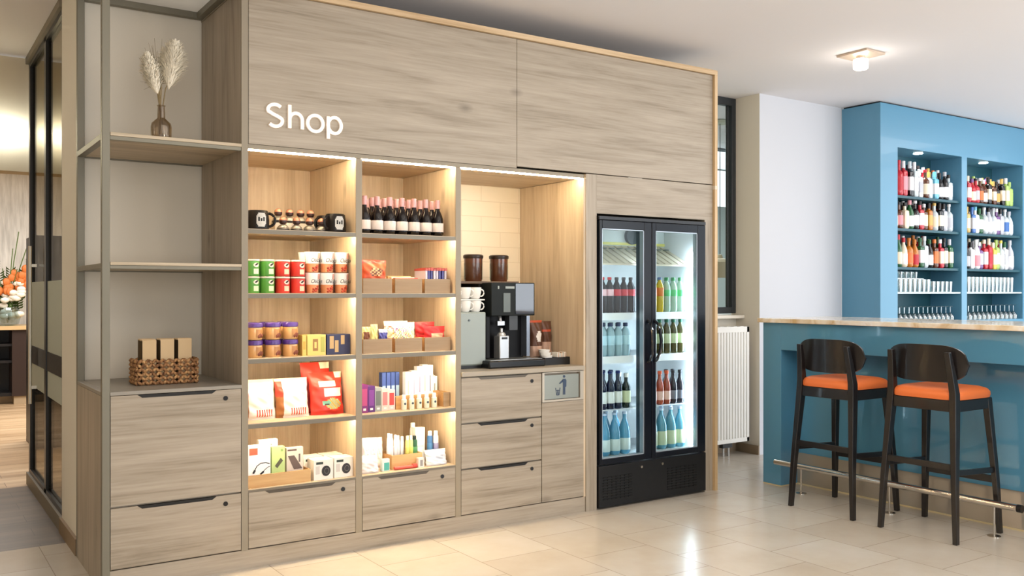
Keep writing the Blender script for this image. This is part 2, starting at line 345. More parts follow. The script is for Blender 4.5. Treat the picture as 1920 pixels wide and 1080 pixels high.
B().box(1.0, 2.2, 8.85, 9.4, 0, .05).obj('plinth', dk, t)
# flower arrangement
t = thing('flower_arrangement', 'orange flowers, white blooms and fern fronds in a glass bowl', 'flowers', (1.15, 12.7, .945))
vb = B().lathe([(.05,0),(.12,.02),(.15,.12),(.12,.22),(.11,.22),(.13,.12),(.05,.03)], (1.15,12.7), 20, .945).obj('bowl', GLASSW, t)
gs = mat((86,110,56), .6); orr = mat((206,116,54), .6); wh = mat((236,232,220), .6)
st = B(); fr = B(); fl = B(); wb = B()
for i in range(11):
    a = random.uniform(-1, 1); L_ = random.uniform(.62, 1.16); ex = 1.15+a*.38; ez = .98+L_
    pts = [(1.15+(ex-1.15)*(k/6)**1.4, 12.7+random.uniform(-.02,.02), .98+(ez-.98)*(k/6)) for k in range(7)]
    st.tube(pts, .006, 5)
    if i % 3 == 0:
        for k in range(2, 7):
            for q in range(4):
                x, y, z = pts[k]; z -= q*.03; s = .15-.016*k
                for sg in (-1, 1): fr.add([(x,y,z),(x+sg*s,y-.01,z+.05),(x+sg*s*.9,y+.01,z+.02)], [(0,1,2),(2,1,0)])
    elif i % 3 == 1:
        x, y, z = pts[4]
        for q in range(9): fl.blob((x+random.uniform(-.08,.08), y-random.uniform(0,.08), z+random.uniform(-.1,.06)), (.045,.03,.05), 8, 5)
    else:
        x, y, z = pts[3]
        for q in range(8): wb.blob((x+random.uniform(-.1,.1), y-random.uniform(0,.1), z-.15+random.uniform(-.1,.1)), (.05,.03,.035), 8, 5)
st.obj('stem', gs, t); fr.obj('frond', gs, t); fl.obj('orange_bloom', orr, t); wb.obj('white_bloom', wh, t)

# ================================================================== RADIATOR, PENDANT, CEILING LAMP
t = thing('radiator', 'white ribbed panel radiator under the narrow window', 'radiator', (5.4, 5.28, .10))
rb = B().box(4.9, 5.90, 5.30, 5.33, .115, 1.06).box(4.9, 5.90, 5.235, 5.25, 1.02, 1.066).box(4.9, 5.90, 5.235, 5.25, .115, .15).box(5.872, 5.90, 5.235, 5.33, .115, 1.066).box(4.9, 4.92, 5.235, 5.33, .115, 1.066)
x = 4.93
while x < 5.87:
    rb.prismY([(x,.15),(x+.024,.15),(x+.024,1.02),(x,1.02)], 5.232, 5.30); x += .0335
rb.box(4.92, 5.872, 5.25, 5.30, .15, 1.02)
rb.obj('panel', mat((238,236,230), .35), t, bevel=.002)
rg = B()
for k in range(12): rg.box(4.95+k*.078, 4.99+k*.078, 5.25, 5.31, 1.066, 1.07)
rg.obj('top_grille', mat((215,213,208), .4), t)
B().tube([(5.66,5.30,.12),(5.66,5.30,0)], .009).tube([(5.72,5.30,.12),(5.72,5.30,0)], .009).obj('pipe', mat((200,198,194), .3, .6), t)
B().box(5.635, 5.745, 5.28, 5.32, .07, .115).obj('valve', mat((46,46,48), .4), t)
t = thing('pendant_lamp', 'beige bell pendant lamp hanging on a thin cord beyond the window', 'pendant lamp', (6.55, 6.22, 1.50))
px, py = 6.577, 6.2
B().lathe([(.09,0),(.095,.02),(.095,.15),(.075,.175),(.03,.185),(.02,.22),(.001,.225)], (px,py), 20, 1.49).obj('shade', mat((176,160,130), .6), t)
B().tube([(px,py,1.70),(px,py,3.0)], .004, 6).obj('cord', mat((70,70,68), .6), t)
B().lathe([(.08,0),(.08,.03),(.001,.03)], (px,py), 18, 2.965).obj('ceiling_rose', mat((200,200,180), .5), t)
t = thing('ceiling_lamp', 'square ceiling lamp with a glowing glass cylinder under it', 'ceiling lamp', (5.555, 3.93, 3.0))
B().box(5.45, 5.66, 3.81, 4.05, 2.985, 2.9995).obj('plate', mat((206,186,166), .4, .3), t, bevel=.002)
B().lathe([(.03,0),(.03,.02)], (5.555,3.93), 16, 2.965).obj('socket', CHROME, t)
B().lathe([(.001,0),(.04,.003),(.05,.012),(.05,.07),(.03,.078)], (5.555,3.93), 20, 2.889).obj('glass_shade', mat((255,244,226), .5, emit=6), t)
l = bpy.data.lights.new('ceiling_lamp_light', 'POINT'); l.energy = 1.3; l.color = (1,.93,.84); l.shadow_soft_size = .06
lo = bpy.data.objects.new('ceiling_lamp_light', l); COL.objects.link(lo); lo.location = (5.555, 3.93, 2.82)

WTRIMS = wood('pale_shelf_oak', 'X', (158,142,118), (184,168,142), (200,184,160), knots=False)
# ================================================================== OPEN SHELF UNIT (beside the shop wall)
YF = 4.44; YB = 5.136
t = thing('open_shelf_unit', 'tall open shelf unit with grey metal posts beside the Shop wall', 'shelf unit', (1.09, 4.8, 0))
for x0, y0 in ((.774, YF), (.774, 5.103)):
    B().box(x0, x0+.034, y0, y0+.034, 0, 2.90).obj('post', FRAME, t, bevel=.002)
B().box(.774, .808, YF+.034, 5.103, 2.84, 2.874).box(.808, 1.403, 5.103, 5.137, 2.84, 2.874).box(.808, 1.403, YF, YF+.034, 2.84, 2.874).box(1.369, 1.403, YF+.034, 5.103, 2.84, 2.874).obj('top_frame', FRAME, t, bevel=.002)
for z0, z1 in ((2.038, 2.072), (1.456, 1.487)):
    zm = z0+(z1-z0)*.55
    B().box(.774, .808, YF+.034, 5.103, z0, z1-.006).box(.808, 1.403, YF+.002, YF+.02, z0, zm).box(.808, 1.403, 5.115, 5.137, z0, zm).obj('shelf_frame', FRAME, t, bevel=.0015)
    B().box(.809, 1.403, YF+.021, 5.114, z0+.006, zm).box(.809, 1.403, YF-.001, 5.137, zm, z1).obj('shelf', WTRIMS, t, bevel=.001)
B().box(1.403, 1.436, YF+.012, YB, 0, 2.83).obj('side_panel', WZ, t)
B().box(.808, 1.403, YF+.02, YB, .094, .882).box(.774, .808, YF+.034, 5.103, .0, .882).obj('carcass', WZ, t)
B().box(.774, .808, YF+.034, 5.103, .883, .90).box(.808, 1.403, YF-.002, YB, .883, .90).obj('cabinet_top', mat((148,142,132), .4), t, bevel=.0015)
def cut_handle(bx0, bx1, z, y, h=.014, m=None, root=None):
    """dark recessed finger pull milled in the upper edge of a drawer front"""
    return B().prismY([(bx0-.02, z), (bx0, z-h), (bx1, z-h), (bx1+.02, z)], y-.0012, y+.012).obj('finger_pull', m or mat((18,16,14), .5), root)
def lock(x, z, y, root):
    b = B(); n = 18
    b.prismY([(x+.011*math.cos(2*math.pi*i/n), z+.011*math.sin(2*math.pi*i/n)) for i in range(n)], y-.003, y+.01)
    return b.obj('lock', mat((18,16,18), .3), root)
def drawer(t, x0, x1, z0, z1, hx0, hx1, lx, hm=None, y=YF):
    d = B().box(x0+.0015, x1-.0015, y, y+.019, z0+.0015, z1-.0015).obj('drawer', WX, t)
    # parts of the drawer sit one level deeper
    cut_handle(hx0, hx1, z1-.0015, y, root=d, m=hm)
    lock(lx, z1-.042, y, d)
drawer(t, .809, 1.402, .380, .882, .945, 1.262, 1.326)
drawer(t, .809, 1.402, .097, .374, .945, 1.262, 1.326)

# ================================================================== SHOP WALL CABINETS
tops = [2.05, 1.662, 1.345, 1.024, .706, .385]     # bay ceilings / shelf tops
def led(root, x0, x1, y, z, m=LEDW, name='light_strip'):
    return B().box(x0, x1, y, y+.008, z-.006, z).obj(name, m, root)
def column(name, x0, x1, xl, yb, label):
    """lit column of five bays over a drawer; xl: left face of its left upright"""
    t = thing(name, label, 'shelf cabinet', ((x0+x1)/2, 4.75, 0))
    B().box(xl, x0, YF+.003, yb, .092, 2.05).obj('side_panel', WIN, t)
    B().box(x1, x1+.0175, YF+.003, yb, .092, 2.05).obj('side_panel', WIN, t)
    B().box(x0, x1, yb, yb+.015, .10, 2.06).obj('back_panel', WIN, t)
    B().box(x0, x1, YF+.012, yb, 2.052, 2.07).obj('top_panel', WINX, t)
    led(t, x0+.002, x1-.002, YF+.010, 2.0505, LEDW)
    for i, z in enumerate(tops[1:]):
        th = .024 if i < 4 else .014
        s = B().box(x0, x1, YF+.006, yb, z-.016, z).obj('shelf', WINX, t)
        B().box(x0, x1, YF+.001, YF+.006, z-th, z-.003).obj('shelf_edge', SHELFE, s)
        if i < 4: led(t, x0+.002, x1-.002, YF+.012, z-.017, LEDL)
    return t
LEDL = mat((255,232,192), .5, emit=100)
c1 = column('shelf_cabinet', 1.436, 2.004, 1.4365, 5.078, 'lit shelf cabinet next to the open shelf unit, mugs on top')
c2 = column('shelf_cabinet', 2.040, 2.608, 2.0225, 5.078, 'lit shelf cabinet in the middle, dark wine bottles on its top shelf')
drawer(c1, 1.437, 2.003, .097, .372, 1.54, 1.87, 1.932, mat((84,76,66), .35, .3)); drawer(c2, 2.041, 2.607, .097, .372, 2.15, 2.42, 2.522, mat((84,76,66), .35, .3))
t = thing('coffee_cabinet', 'coffee station cabinet with three drawers and a waste flap', 'cabinet', (3.08, 4.75, 0))
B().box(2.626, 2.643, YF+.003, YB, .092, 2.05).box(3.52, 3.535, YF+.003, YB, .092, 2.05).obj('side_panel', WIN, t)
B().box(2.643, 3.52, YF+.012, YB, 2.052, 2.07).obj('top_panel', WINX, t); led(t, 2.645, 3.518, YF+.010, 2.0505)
B().box(2.643, 3.52, YF+.022, YB, .092, .872).obj('carcass', WX, t)
B().box(2.643, 3.52, 5.134, 5.1485, .90, 2.052).obj('tiled_back', SUBWAY, t)
for z0, z1 in ((.612, .868), (.356, .606), (.097, .350)): drawer(t, 2.644, 3.199, z0, z1, 2.775, 3.08, 3.129, (mat((96,88,78), .3, .4) if z0 > .6 else None))
B().box(3.203, 3.518, YF, YF+.019, .098, .690).obj('door', WX, t)
fl = B().box(3.204, 3.517, YF-.002, YF+.019, .865, .870).box(3.204, 3.517, YF-.002, YF+.019, .693, .705).box(3.204, 3.220, YF-.002, YF+.019, .705, .865).box(3.490, 3.517, YF-.002, YF+.019, .705, .865).obj('flap_frame', mat((196,186,170), .35, .5), t)
fp = B().box(3.224, 3.484, YF+.006, YF+.014, .708, .852).obj('waste_flap', mat((160,164,156), .3, .5), fl)
# litter pictogram: a figure dropping paper into a basket
pb = B(); u = .0145; bx, bz = 3.372, .730
ring = [(bx+.6*u*math.cos(i*.5236), bz+7.6*u+.6*u*math.sin(i*.5236)) for i in range(12)]; pb.prismY(ring, YF+.0045, YF+.006)
pb.prismY([(bx-.55*u,bz+3*u),(bx+.6*u,bz+3*u),(bx+1.15*u,bz+3.4*u),(bx+1.2*u,bz+5.9*u),(bx+.7*u,bz+6.6*u),(bx-.5*u,bz+6.6*u),(bx-1.0*u,bz+6.0*u),(bx-.6*u,bz+5.2*u)], YF+.0045, YF+.006)
pb.prismY([(bx-.8*u,bz+6.3*u),(bx-2.5*u,bz+4.9*u),(bx-2.3*u,bz+4.5*u),(bx-.5*u,bz+5.4*u)], YF+.0045, YF+.006)
pb.prismY([(bx-.6*u,bz),(bx-.08*u,bz),(bx-.02*u,bz+3*u),(bx-.55*u,bz+3*u)], YF+.0045, YF+.006)
pb.prismY([(bx+.08*u,bz),(bx+.6*u,bz),(bx+.62*u,bz+3*u),(bx+.02*u,bz+3*u)], YF+.0045, YF+.006)
for a_, b_ in (((-4.4,3.0),(-3.9,0)),((-3.9,0),(-2.6,0)),((-2.6,0),(-2.1,3.0)),((-3.6,.2),(-3.2,2.2)),((-2.9,.2),(-3.2,2.2)),((-4.2,2.0),(-2.3,2.0))):
    pb.stroke([(bx+a_[0]*u,bz+a_[1]*u),(bx+b_[0]*u,bz+b_[1]*u)], .3*u, YF+.0045, YF+.006)
pb.obj('pictogram', mat((56,72,96), .5), fp)
tag(B().box(2.643, 3.52, YF-.012, 5.134, .874, .90).obj('worktop', mat((168,158,142), .4), bevel=.002), 'grey worktop carrying the coffee machine', 'worktop')
tag(B().box(.808, 3.5345, YF+.006, YF+.025, 0, .0915).obj('plinth', WX), 'long grey oak plinth under the drawers of the shop wall', 'plinth')
tag(B().box(1.4365, 3.52, YF+.001, YF+.0115, 2.052, 2.074).obj('pelmet_rail', FRAMEF), 'narrow grey rail above the lit shelves', 'rail')
pan = B().box(1.438, 3.019, YF-.002, YF+.018, 2.076, 2.828).obj('header_panel', WX)
tag(pan, 'grey oak header panel bearing the white Shop letters', 'panel')
tag(B().box(3.0225, 4.636, YF-.002, YF+.018, 2.086, 2.828).obj('header_panel', WX), 'plain grey oak header panel above the drinks fridge', 'panel')
t = thing('fridge_surround', 'grey oak surround framing the black drinks fridge', 'panel', (4.1, 4.5, 0))
B().box(3.5355, 3.62, YF-.002, YF+.02, 0, 2.08).obj('side_panel', WZ, t)
B().box(3.6205, 4.636, YF-.002, YF+.02, 1.840, 2.08).obj('top_panel', WX, t)
B().box(4.560, 4.636, YF-.002, YF+.02, 0, 1.84).obj('side_panel', WZ, t)
B().box(3.60, 3.62, YF+.02, YB, 0, 2.08).box(4.56, 4.58, YF+.02, YB, 0, 2.08).box(3.62, 4.56, YF+.02, YB, 1.86, 1.88).obj('lining', WZ, t)
t = thing('end_frame', 'pale oak edging around the top and free end of the shop wall', 'edging', (4.65, 4.7, 0))
B().box(1.403, 4.664, YF-.022, YF+.03, 2.831, 2.862).obj('top_rail', WTRIM, t)
B().box(4.638, 4.664, YF-.022, 5.15, 0, 2.05).box(4.638, 4.664, YF-.022, 5.15, 2.075, 2.83).obj('end_board', WTRIMZ, t)
B().box(4.638, 4.668, YF-.024, 5.15, 2.05, 2.075).obj('joint_strip', mat((220,206,184), .5), t)
B().box(1.403, 4.637, YF+.03, 5.15, 2.834, 2.855).obj('top_board', WX, t)
B().box(1.403, 1.4355, YF-.001, YF+.011, .092, 2.83).obj('edge_strip', FRAMEF, t)
for xl, xr in ((2.0045, 2.0395), (2.6085, 2.6425)):
    tag(B().box(xl, xr, YF, YF+.0025, .092, 2.05).obj('upright', mat((150,138,118), .45)), 'grey upright between the %s' % ('two lit shelf cabinets' if xl < 2.3 else 'lit shelves and the coffee station'), 'upright')

# SHOP letters
t = thing('shop_sign', 'white raised letters spelling Shop on the oak header', 'sign', (1.72, YF-.012, 2.17))
y0, y1 = YF-.014, YF-.003; lw = .0165; wl = mat((250,238,226), .4, emit=.25)  # letters glow faintly by emission added to their white paint
z0 = 2.170; cap = .112; xh = .080
S = arc(1.567, z0+cap-.030, .036, .028, 38, 200, 14) + [(1.540,z0+.071),(1.556,z0+.062),(1.574,z0+.055),(1.592,z0+.047)] + arc(1.568, z0+.031, .036, .029, 18, -142, 14)
B().stroke(S, lw, y0, y1).obj('letter', wl, t)
hx = 1.642
B().stroke([(hx, z0), (hx, z0+cap+.004)], lw, y0, y1).stroke(arc(hx+.033, z0+xh-.037, .033, .035, 170, 0, 12)+[(hx+.066, z0)], lw, y0+.0004, y1).obj('letter', wl, t)
B().stroke(arc(1.777, z0+.037, .041, .041, 0, 348, 26), lw, y0, y1, closed=True).obj('letter', wl, t)
pxx = 1.847
B().stroke([(pxx, z0-.034), (pxx, z0+xh)], lw, y0, y1).stroke(arc(pxx+.035, z0+.037, .036, .041, 0, 348, 26), lw, y0+.0004, y1, closed=True).obj('letter', wl, t)
# ================================================================== DRINKS FRIDGE
t = fridge = thing('display_fridge', 'black double door glass drinks fridge set in the oak wall', 'refrigerator', (4.09, 4.75, 0))
FB = mat((20,22,26), .3); FD = mat((18,23,32), .2, spec=.3); LIN = mat((236,240,242), .35)
B().box(3.626, 3.645, 4.465, 5.08, .0, 1.825).box(4.535, 4.553, 4.465, 5.08, 0, 1.825).box(3.645, 4.535, 5.06, 5.08, 0, 1.825).box(3.645, 4.535, 4.465, 5.06, 1.795, 1.825).box(3.645, 4.535, 4.465, 5.06, 0, .272).box(3.626, 4.553, 4.420, 4.465, 1.802, 1.825).obj('cabinet_body', FB, t, bevel=.002)
B().box(3.645, 3.65, 4.47, 5.055, .272, 1.795).box(4.53, 4.535, 4.47, 5.055, .272, 1.795).box(3.65, 4.53, 5.05, 5.058, .272, 1.795).box(3.65, 4.53, 4.47, 5.05, 1.788, 1.795).box(3.65, 4.53, 4.47, 5.05, .272, .280).obj('liner', LIN, t)
base = B().box(3.626, 4.553, 4.420, 4.465, .012, .268).obj('base_panel', FB, t, bevel=.002)
for x0, x1 in ((3.655, 3.90), (4.20, 4.47)):
    gb = B()
    for k in range(9):
        z = .055+k*.017
        for q in range(7): gb.box(x0+q*(x1-x0)/7, x0+(q+.84)*(x1-x0)/7, 4.416, 4.421, z, z+.008)
    gb.obj('vent_grille', mat((6,6,7), .6), base)
def fdoor(x0, x1, gx0, gx1, hx, sgn):
    y0, y1 = 4.420, 4.460; z0, z1 = .276, 1.800; g0, g1 = .312, 1.748
    d = B().box(x0, gx0, y0, y1, z0, z1).box(gx1, x1, y0, y1, z0, z1).box(gx0, gx1, y0, y1, z0, g0).box(gx0, gx1, y0, y1, g1, z1).obj('door', FD, t, bevel=.003)
    B().box(gx0, gx0+.006, y0+.004, y1, g0, g1).box(gx1-.006, gx1, y0+.004, y1, g0, g1).box(gx0, gx1, y0+.004, y1, g1-.006, g1).box(gx0, gx1, y0+.004, y1, g0, g0+.006).obj('inner_seal', mat((170,180,190), .3, .4), d)
    B().box(gx0+.006, gx1-.006, y0+.010, y0+.014, g0+.006, g1-.006).obj('glass', GLASS, d)
    pts = [(hx, 4.424, .90), (hx, 4.40, .915), (hx+sgn*.004, 4.375, .96), (hx+sgn*.008, 4.366, 1.035), (hx+sgn*.004, 4.375, 1.11), (hx, 4.40, 1.155), (hx, 4.424, 1.17)]
    B().tube(pts, .0105, 8).obj('handle', mat((26,28,34), .15, coat=.6), d)
    return d
fdoor(3.630, 4.062, 3.650, 4.000, 4.030, -1); fdoor(4.066, 4.550, 4.100, 4.478, 4.088, 1)
for lx, lz in ((3.971,.233),(4.151,.235)):
    B().tube([(lx,4.422,lz),(lx,4.412,lz)], .009, 12).obj('lock', CHROME, t)
B().box(4.00, 4.052, 4.470, 4.50, .29, 1.76).box(4.078, 4.10, 4.470, 4.50, .29, 1.76).obj('mullion', mat((52,66,76), .35), t)
B().box(4.052, 4.078, 4.470, 4.495, .30, 1.62).obj('light_strip', LEDC, t)
B().box(4.488, 4.522, 4.475, 4.50, .33, 1.62).obj('light_strip', mat((226,240,255), .5, emit=26), t)
B().box(3.655, 3.665, 4.475, 4.485, .33, 1.62).obj('light_strip', mat((226,240,255), .5, emit=5), t)
WIRE = mat((232,236,238), .3)
shz = [1.216, .938, .598, .300]
for i, z in enumerate(shz):
    s = B()
    for k in range(34): s.box(3.66+k*.0259, 3.664+k*.0259, 4.53, 5.04, z-.006, z-.002)
    s.box(3.655, 4.525, 4.53, 4.534, z-.006, z).box(3.655, 4.525, 5.03, 5.034, z-.006, z)
    so = s.obj('shelf', WIRE, t)
    if i < 2: B().box(3.66, 4.52, 4.522, 4.527, z-.045, z+.002).obj('price_rail', mat((244,246,248), .4), so)
# evaporator cover, sloping louvred deck and fan at the top
ev = B(); ev.box(3.652, 4.528, 4.80, 5.045, 1.66, 1.786); ev.obj('evaporator_cover', mat((214,220,216), .45), t)
sl = B(); sl.add([(3.655,4.53,1.535),(4.525,4.53,1.535),(4.525,4.80,1.665),(3.655,4.80,1.665),(3.655,4.53,1.525),(4.525,4.53,1.525),(4.525,4.80,1.655),(3.655,4.80,1.655)], [(0,1,2,3),(7,6,5,4),(0,4,5,1),(3,2,6,7),(0,3,7,4),(1,5,6,2)])
so = sl.obj('sloping_deck', mat((216,204,182), .5), t)
rb = B()
for k in range(14): rb.bar((3.69+k*.06, 4.535, 1.538), (3.70+k*.06, 4.79, 1.664), .008, .006)
rb.obj('rib', mat((190,180,158), .5), so)
for k in range(11):
    pass
ho = B()
for k in range(12): ho.lathe([(.001,0),(.022,.001),(.022,.006),(.014,.007),(.013,.002)], (3.70+k*.07, 4.72), 12, 1.640)
ho.obj('louvre_ring', mat((90,100,96), .4), so)
B().box(3.655, 4.525, 4.790, 4.799, 1.672, 1.690).obj('yellow_strip', mat((226,216,120), .4), t)
fc = B(); fc.tube([(4.215,4.798,1.735),(4.215,4.770,1.735)], .058, 20).obj('fan', mat((60,68,72), .4), t)
# ---- bottles
def bottle_bands(h, r, nr, lab=(.18,.52), sh=.60, nk=.74, cap=.90, body=0, lc=1, cc=2, waist=0):
    p = [(r*.75,0),(r,.012*h/.25+.002)]; m = [body]
    p += [(r, lab[0]*h)]; m += [body]
    p += [(r+.0006, lab[0]*h), (r+.0006, lab[1]*h), (r, lab[1]*h)]; m += [lc, lc, lc]
    p += [(r, sh*h)]; m += [body]
    for q in (.25,.5,.75,1):
        a = q*math.pi/2; p.append((nr+(r-nr)*math.cos(a)**1.0, (sh+(nk-sh)*q)*h)); m.append(body)
    p += [(nr, cap*h)]; m += [body]
    p += [(nr+.003, cap*h), (nr+.003, h-.002), (nr, h)]; m += [cc, cc, cc]
    return p, m
def make_bottle(name, label, cat, loc, h, r, nr, cb, cl, cc, group, seg=18, **k):
    """bottle with a label and a cap of their own"""
    t = thing(name, label, cat, loc, group)
    x, y, z = loc; p, m = bottle_bands(h, r, nr, **k)
    labs = [q for q, mm in zip(p[1:], m) if mm == 1]; caps = [(a, b) for a, b in p if b >= k.get('cap', .90)*h-1e-6 and a > 0]
    body = [(a, b) for (a, b) in p if b < k.get('cap', .90)*h+1e-6 and not (abs(a-(r+.0006)) < 1e-6) and not (a > nr+.002 and b > k.get('nk', .74)*h)]
    B().lathe(body, (x, y), seg, z).obj('glass_body', cb, t)
    l0, l1 = k.get('lab', (.18,.52)); B().lathe([(r+.0004,l0*h),(r+.0009,l0*h+.001),(r+.0009,l1*h-.001),(r+.0004,l1*h)], (x, y), seg, z).obj('label', cl, t)
    B().lathe([(nr+.001,k.get('cap',.90)*h),(nr+.003,k.get('cap',.90)*h+.001),(nr+.003,h-.002),(nr,h)], (x, y), 12, z).obj('cap', cc, t)
    return t
def fill_row(proto, xs, ys, z, labf, group, first=True):
    n = 0
    for j, y in enumerate(ys):
        for i, x in enumerate(xs):
            lb = labf(i, j)
            if n == 0: proto.location = (x, y, z); proto['label'] = lb; proto['group'] = group
            else: clone(proto, (x, y, z), lb, group)
            n += 1
rown = ['front row', 'second row', 'third row']
G = lambda c, tr=.45, rg=.06: mat(c, rg, trans=tr, coat=.3)
DARKC = mat((26,10,12), .12, spec=.3); REDL = mat((206,32,48), .4); PINKL = mat((236,190,196), .4)
z = shz[0]
pb_ = make_bottle('cola_bottle', '', 'bottle', (0,0,0), .232, .0275, .0105, DARKC, PINKL, mat((206,36,40), .4), '', lab=(.48,.66), sh=.66, nk=.88, cap=.92)
fill_row(pb_, [3.705, 3.765, 3.825], [4.56, 4.63], z, lambda i, j: f'dark cola bottle with a pale pink label, {ORD[i]} {rown[j]}, top fridge shelf', 'pale label cola bottles in the fridge')
pb_ = make_bottle('cola_bottle', '', 'bottle', (0,0,0), .232, .0275, .0105, DARKC, REDL, mat((30,26,28), .4), '', lab=(.48,.66), sh=.66, nk=.88, cap=.92)
fill_row(pb_, [3.885, 3.945, 4.005], [4.56, 4.63], z, lambda i, j: f'dark cola bottle with a red label, {ORD[i]} {rown[j]}, top fridge shelf', 'red label cola bottles in the fridge')
pb_ = make_bottle('juice_bottle', '', 'bottle', (0,0,0), .235, .0275, .011, G((246,212,40)), mat((214,120,40), .4), mat((90,110,150), .4), '', lab=(.46,.70), sh=.70, nk=.88, cap=.92)
fill_row(pb_, [4.20, 4.262], [4.56], z, lambda i, j: f'yellow and orange drink bottle, {ORD[i]} behind the fridge door with the bright light strip', 'yellow drink bottles')
pb_ = make_bottle('lemonade_bottle', '', 'bottle', (0,0,0), .235, .0275, .011, G((206,236,212)), mat((92,190,120), .4), mat((60,140,84), .4), '', lab=(.46,.64), sh=.66, nk=.88, cap=.90)
fill_row(pb_, [4.324, 4.386, 4.448], [4.56, 4.63], z, lambda i, j: f'clear bottle with green label and green cap, {ORD[i]} {rown[j]}, beside the yellow bottles', 'green capped lemonade bottles')
z = shz[1]
pb_ = make_bottle('water_bottle', '', 'bottle', (0,0,0), .215, .030, .013, G((196,230,240)), mat((186,220,232), .4), mat((38,48,84), .4), '', lab=(.34,.62), sh=.68, nk=.86, cap=.89)
fill_row(pb_, [3.70, 3.765, 3.83, 3.895, 3.96], [4.56, 4.63], z, lambda i, j: f'pale blue water bottle with a dark blue cap, {ORD[i]} {rown[j]}, second fridge shelf', 'pale blue water bottles')
pb_ = make_bottle('iced_tea_bottle', '', 'bottle', (0,0,0), .232, .0275, .0115, G((104,96,50)), mat((196,206,170), .4), mat((40,104,78), .4), '', lab=(.30,.58), sh=.66, nk=.86, cap=.90)
fill_row(pb_, [4.20, 4.263, 4.326, 4.389, 4.452], [4.56, 4.63], z, lambda i, j: f'brown green iced tea bottle with a green cap, {ORD[i]} {rown[j]}, second fridge shelf', 'iced tea bottles')
z = shz[2]
pb_ = make_bottle('beer_bottle', '', 'bottle', (0,0,0), .245, .029, .0125, G((22,30,64)), mat((226,230,226), .4), mat((30,44,96), .3, .4), '', lab=(.16,.46), sh=.54, nk=.76, cap=.93)
fill_row(pb_, [3.70, 3.765, 3.83, 3.895], [4.56, 4.63], z, lambda i, j: f'dark blue bottle with a white label, {ORD[i]} {rown[j]}, third fridge shelf', 'dark blue beer bottles')
pb_ = make_bottle('beer_bottle', '', 'bottle', (0,0,0), .225, .030, .0125, G((20,40,30)), mat((206,214,176), .4), mat((220,222,216), .3, .4), '', lab=(.16,.50), sh=.54, nk=.76, cap=.88)
fill_row(pb_, [3.965], [4.56, 4.63], z, lambda i, j: f'dark green bottle with a pale label {rown[j]}, third fridge shelf', 'dark green beer bottles')
pb_ = make_bottle('soda_bottle', '', 'bottle', (0,0,0), .225, .0275, .012, G((196,84,50)), mat((232,190,176), .4), mat((214,90,50), .4), '', lab=(.14,.40), sh=.5, nk=.78, cap=.90)
fill_row(pb_, [4.20, 4.262, 4.324], [4.56], z, lambda i, j: f'orange red soda bottle, {ORD[i]} on the third fridge shelf', 'orange soda bottles')
pb_ = make_bottle('soda_bottle', '', 'bottle', (0,0,0), .225, .0275, .012, G((52,44,56)), mat((120,120,130), .4), mat((50,50,54), .4), '', lab=(.14,.40), sh=.5, nk=.78, cap=.90)
fill_row(pb_, [4.386, 4.448], [4.56, 4.63], z, lambda i, j: f'dark soda bottle, {ORD[i]} {rown[j]}, beside the orange soda bottles', 'dark soda bottles')
z = shz[3]
pb_ = make_bottle('water_bottle', '', 'bottle', (0,0,0), .272, .038, .0125, G((104,184,222)), mat((206,220,216), .4), mat((190,206,226), .3, .3), '', lab=(.10,.38), sh=.46, nk=.84, cap=.94)
fill_row(pb_, [3.705, 3.79, 3.875, 3.96], [4.57, 4.66], z, lambda i, j: f'blue glass water bottle with a white label, {ORD[i]} {rown[j]}, bottom fridge shelf', 'large blue water bottles')
pb_ = make_bottle('water_bottle', '', 'bottle', (0,0,0), .272, .038, .0125, G((110,184,206)), mat((190,200,166), .4), mat((190,206,226), .3, .3), '', lab=(.10,.44), sh=.50, nk=.84, cap=.94)
fill_row(pb_, [4.20, 4.285, 4.37, 4.455], [4.57, 4.66], z, lambda i, j: f'blue green water bottle with a beige label, {ORD[i]} {rown[j]}, bottom fridge shelf', 'beige label water bottles')

# ================================================================== COFFEE STATION
ZW = .9005
t = thing('milk_cooler', 'silver grey milk cooler carrying the stacked white cups', 'milk cooler', (2.80, 4.8, ZW))
B().box(2.672, 2.922, 4.62, 5.0, .918, 1.232).obj('body', mat((150,160,157), .45), t, bevel=.006)
B().box(2.676, 2.918, 4.625, 4.99, ZW, .918).obj('foot', BLACKM, t)
B().box(2.682, 2.914, 4.613, 4.62, .925, 1.226).obj('door', mat((154,164,161), .4), t, bevel=.003)
B().tube([(2.80,4.614,1.185),(2.80,4.608,1.185)], .006, 10).obj('lock', mat((80,84,84), .3, .8), t)
t = cm = thing('coffee_machine', 'black coffee machine with two bean hoppers and a glossy front screen', 'coffee machine', (3.1, 4.8, ZW))
B().box(2.935, 3.262, 4.72, 5.02, .93, 1.402).box(2.935, 2.965, 4.64, 4.72, .955, 1.205).obj('body', mat((15,15,17), .4, spec=.2), t, bevel=.004)
B().box(2.70, 3.27, 4.78, 5.04, 1.402, 1.418).box(2.70, 2.935, 4.96, 5.04, 1.235, 1.402).obj('top_plate', mat((92,70,48), .35), t, bevel=.002)
hd_ = B().box(2.955, 3.272, 4.612, 4.72, 1.208, 1.408).obj('head', mat((24,28,27), .45, spec=.2), t, bevel=.004)
B().box(3.128, 3.262, 4.608, 4.612, 1.218, 1.402).obj('touch_screen', mat((36,48,66), .04, coat=1), hd_)
B().box(3.04, 3.09, 4.6085, 4.612, 1.23, 1.345).obj('menu_panel', mat((88,96,92), .25), hd_)
B().box(3.055, 3.12, 4.609, 4.612, 1.372, 1.386).box(3.0, 3.01, 4.609, 4.612, 1.370, 1.388).obj('marking', mat((150,158,156), .4), hd_)
B().box(3.245, 3.268, 4.66, 4.72, .955, 1.205).obj('side_trim', mat((140,146,156), .25, .7), t)
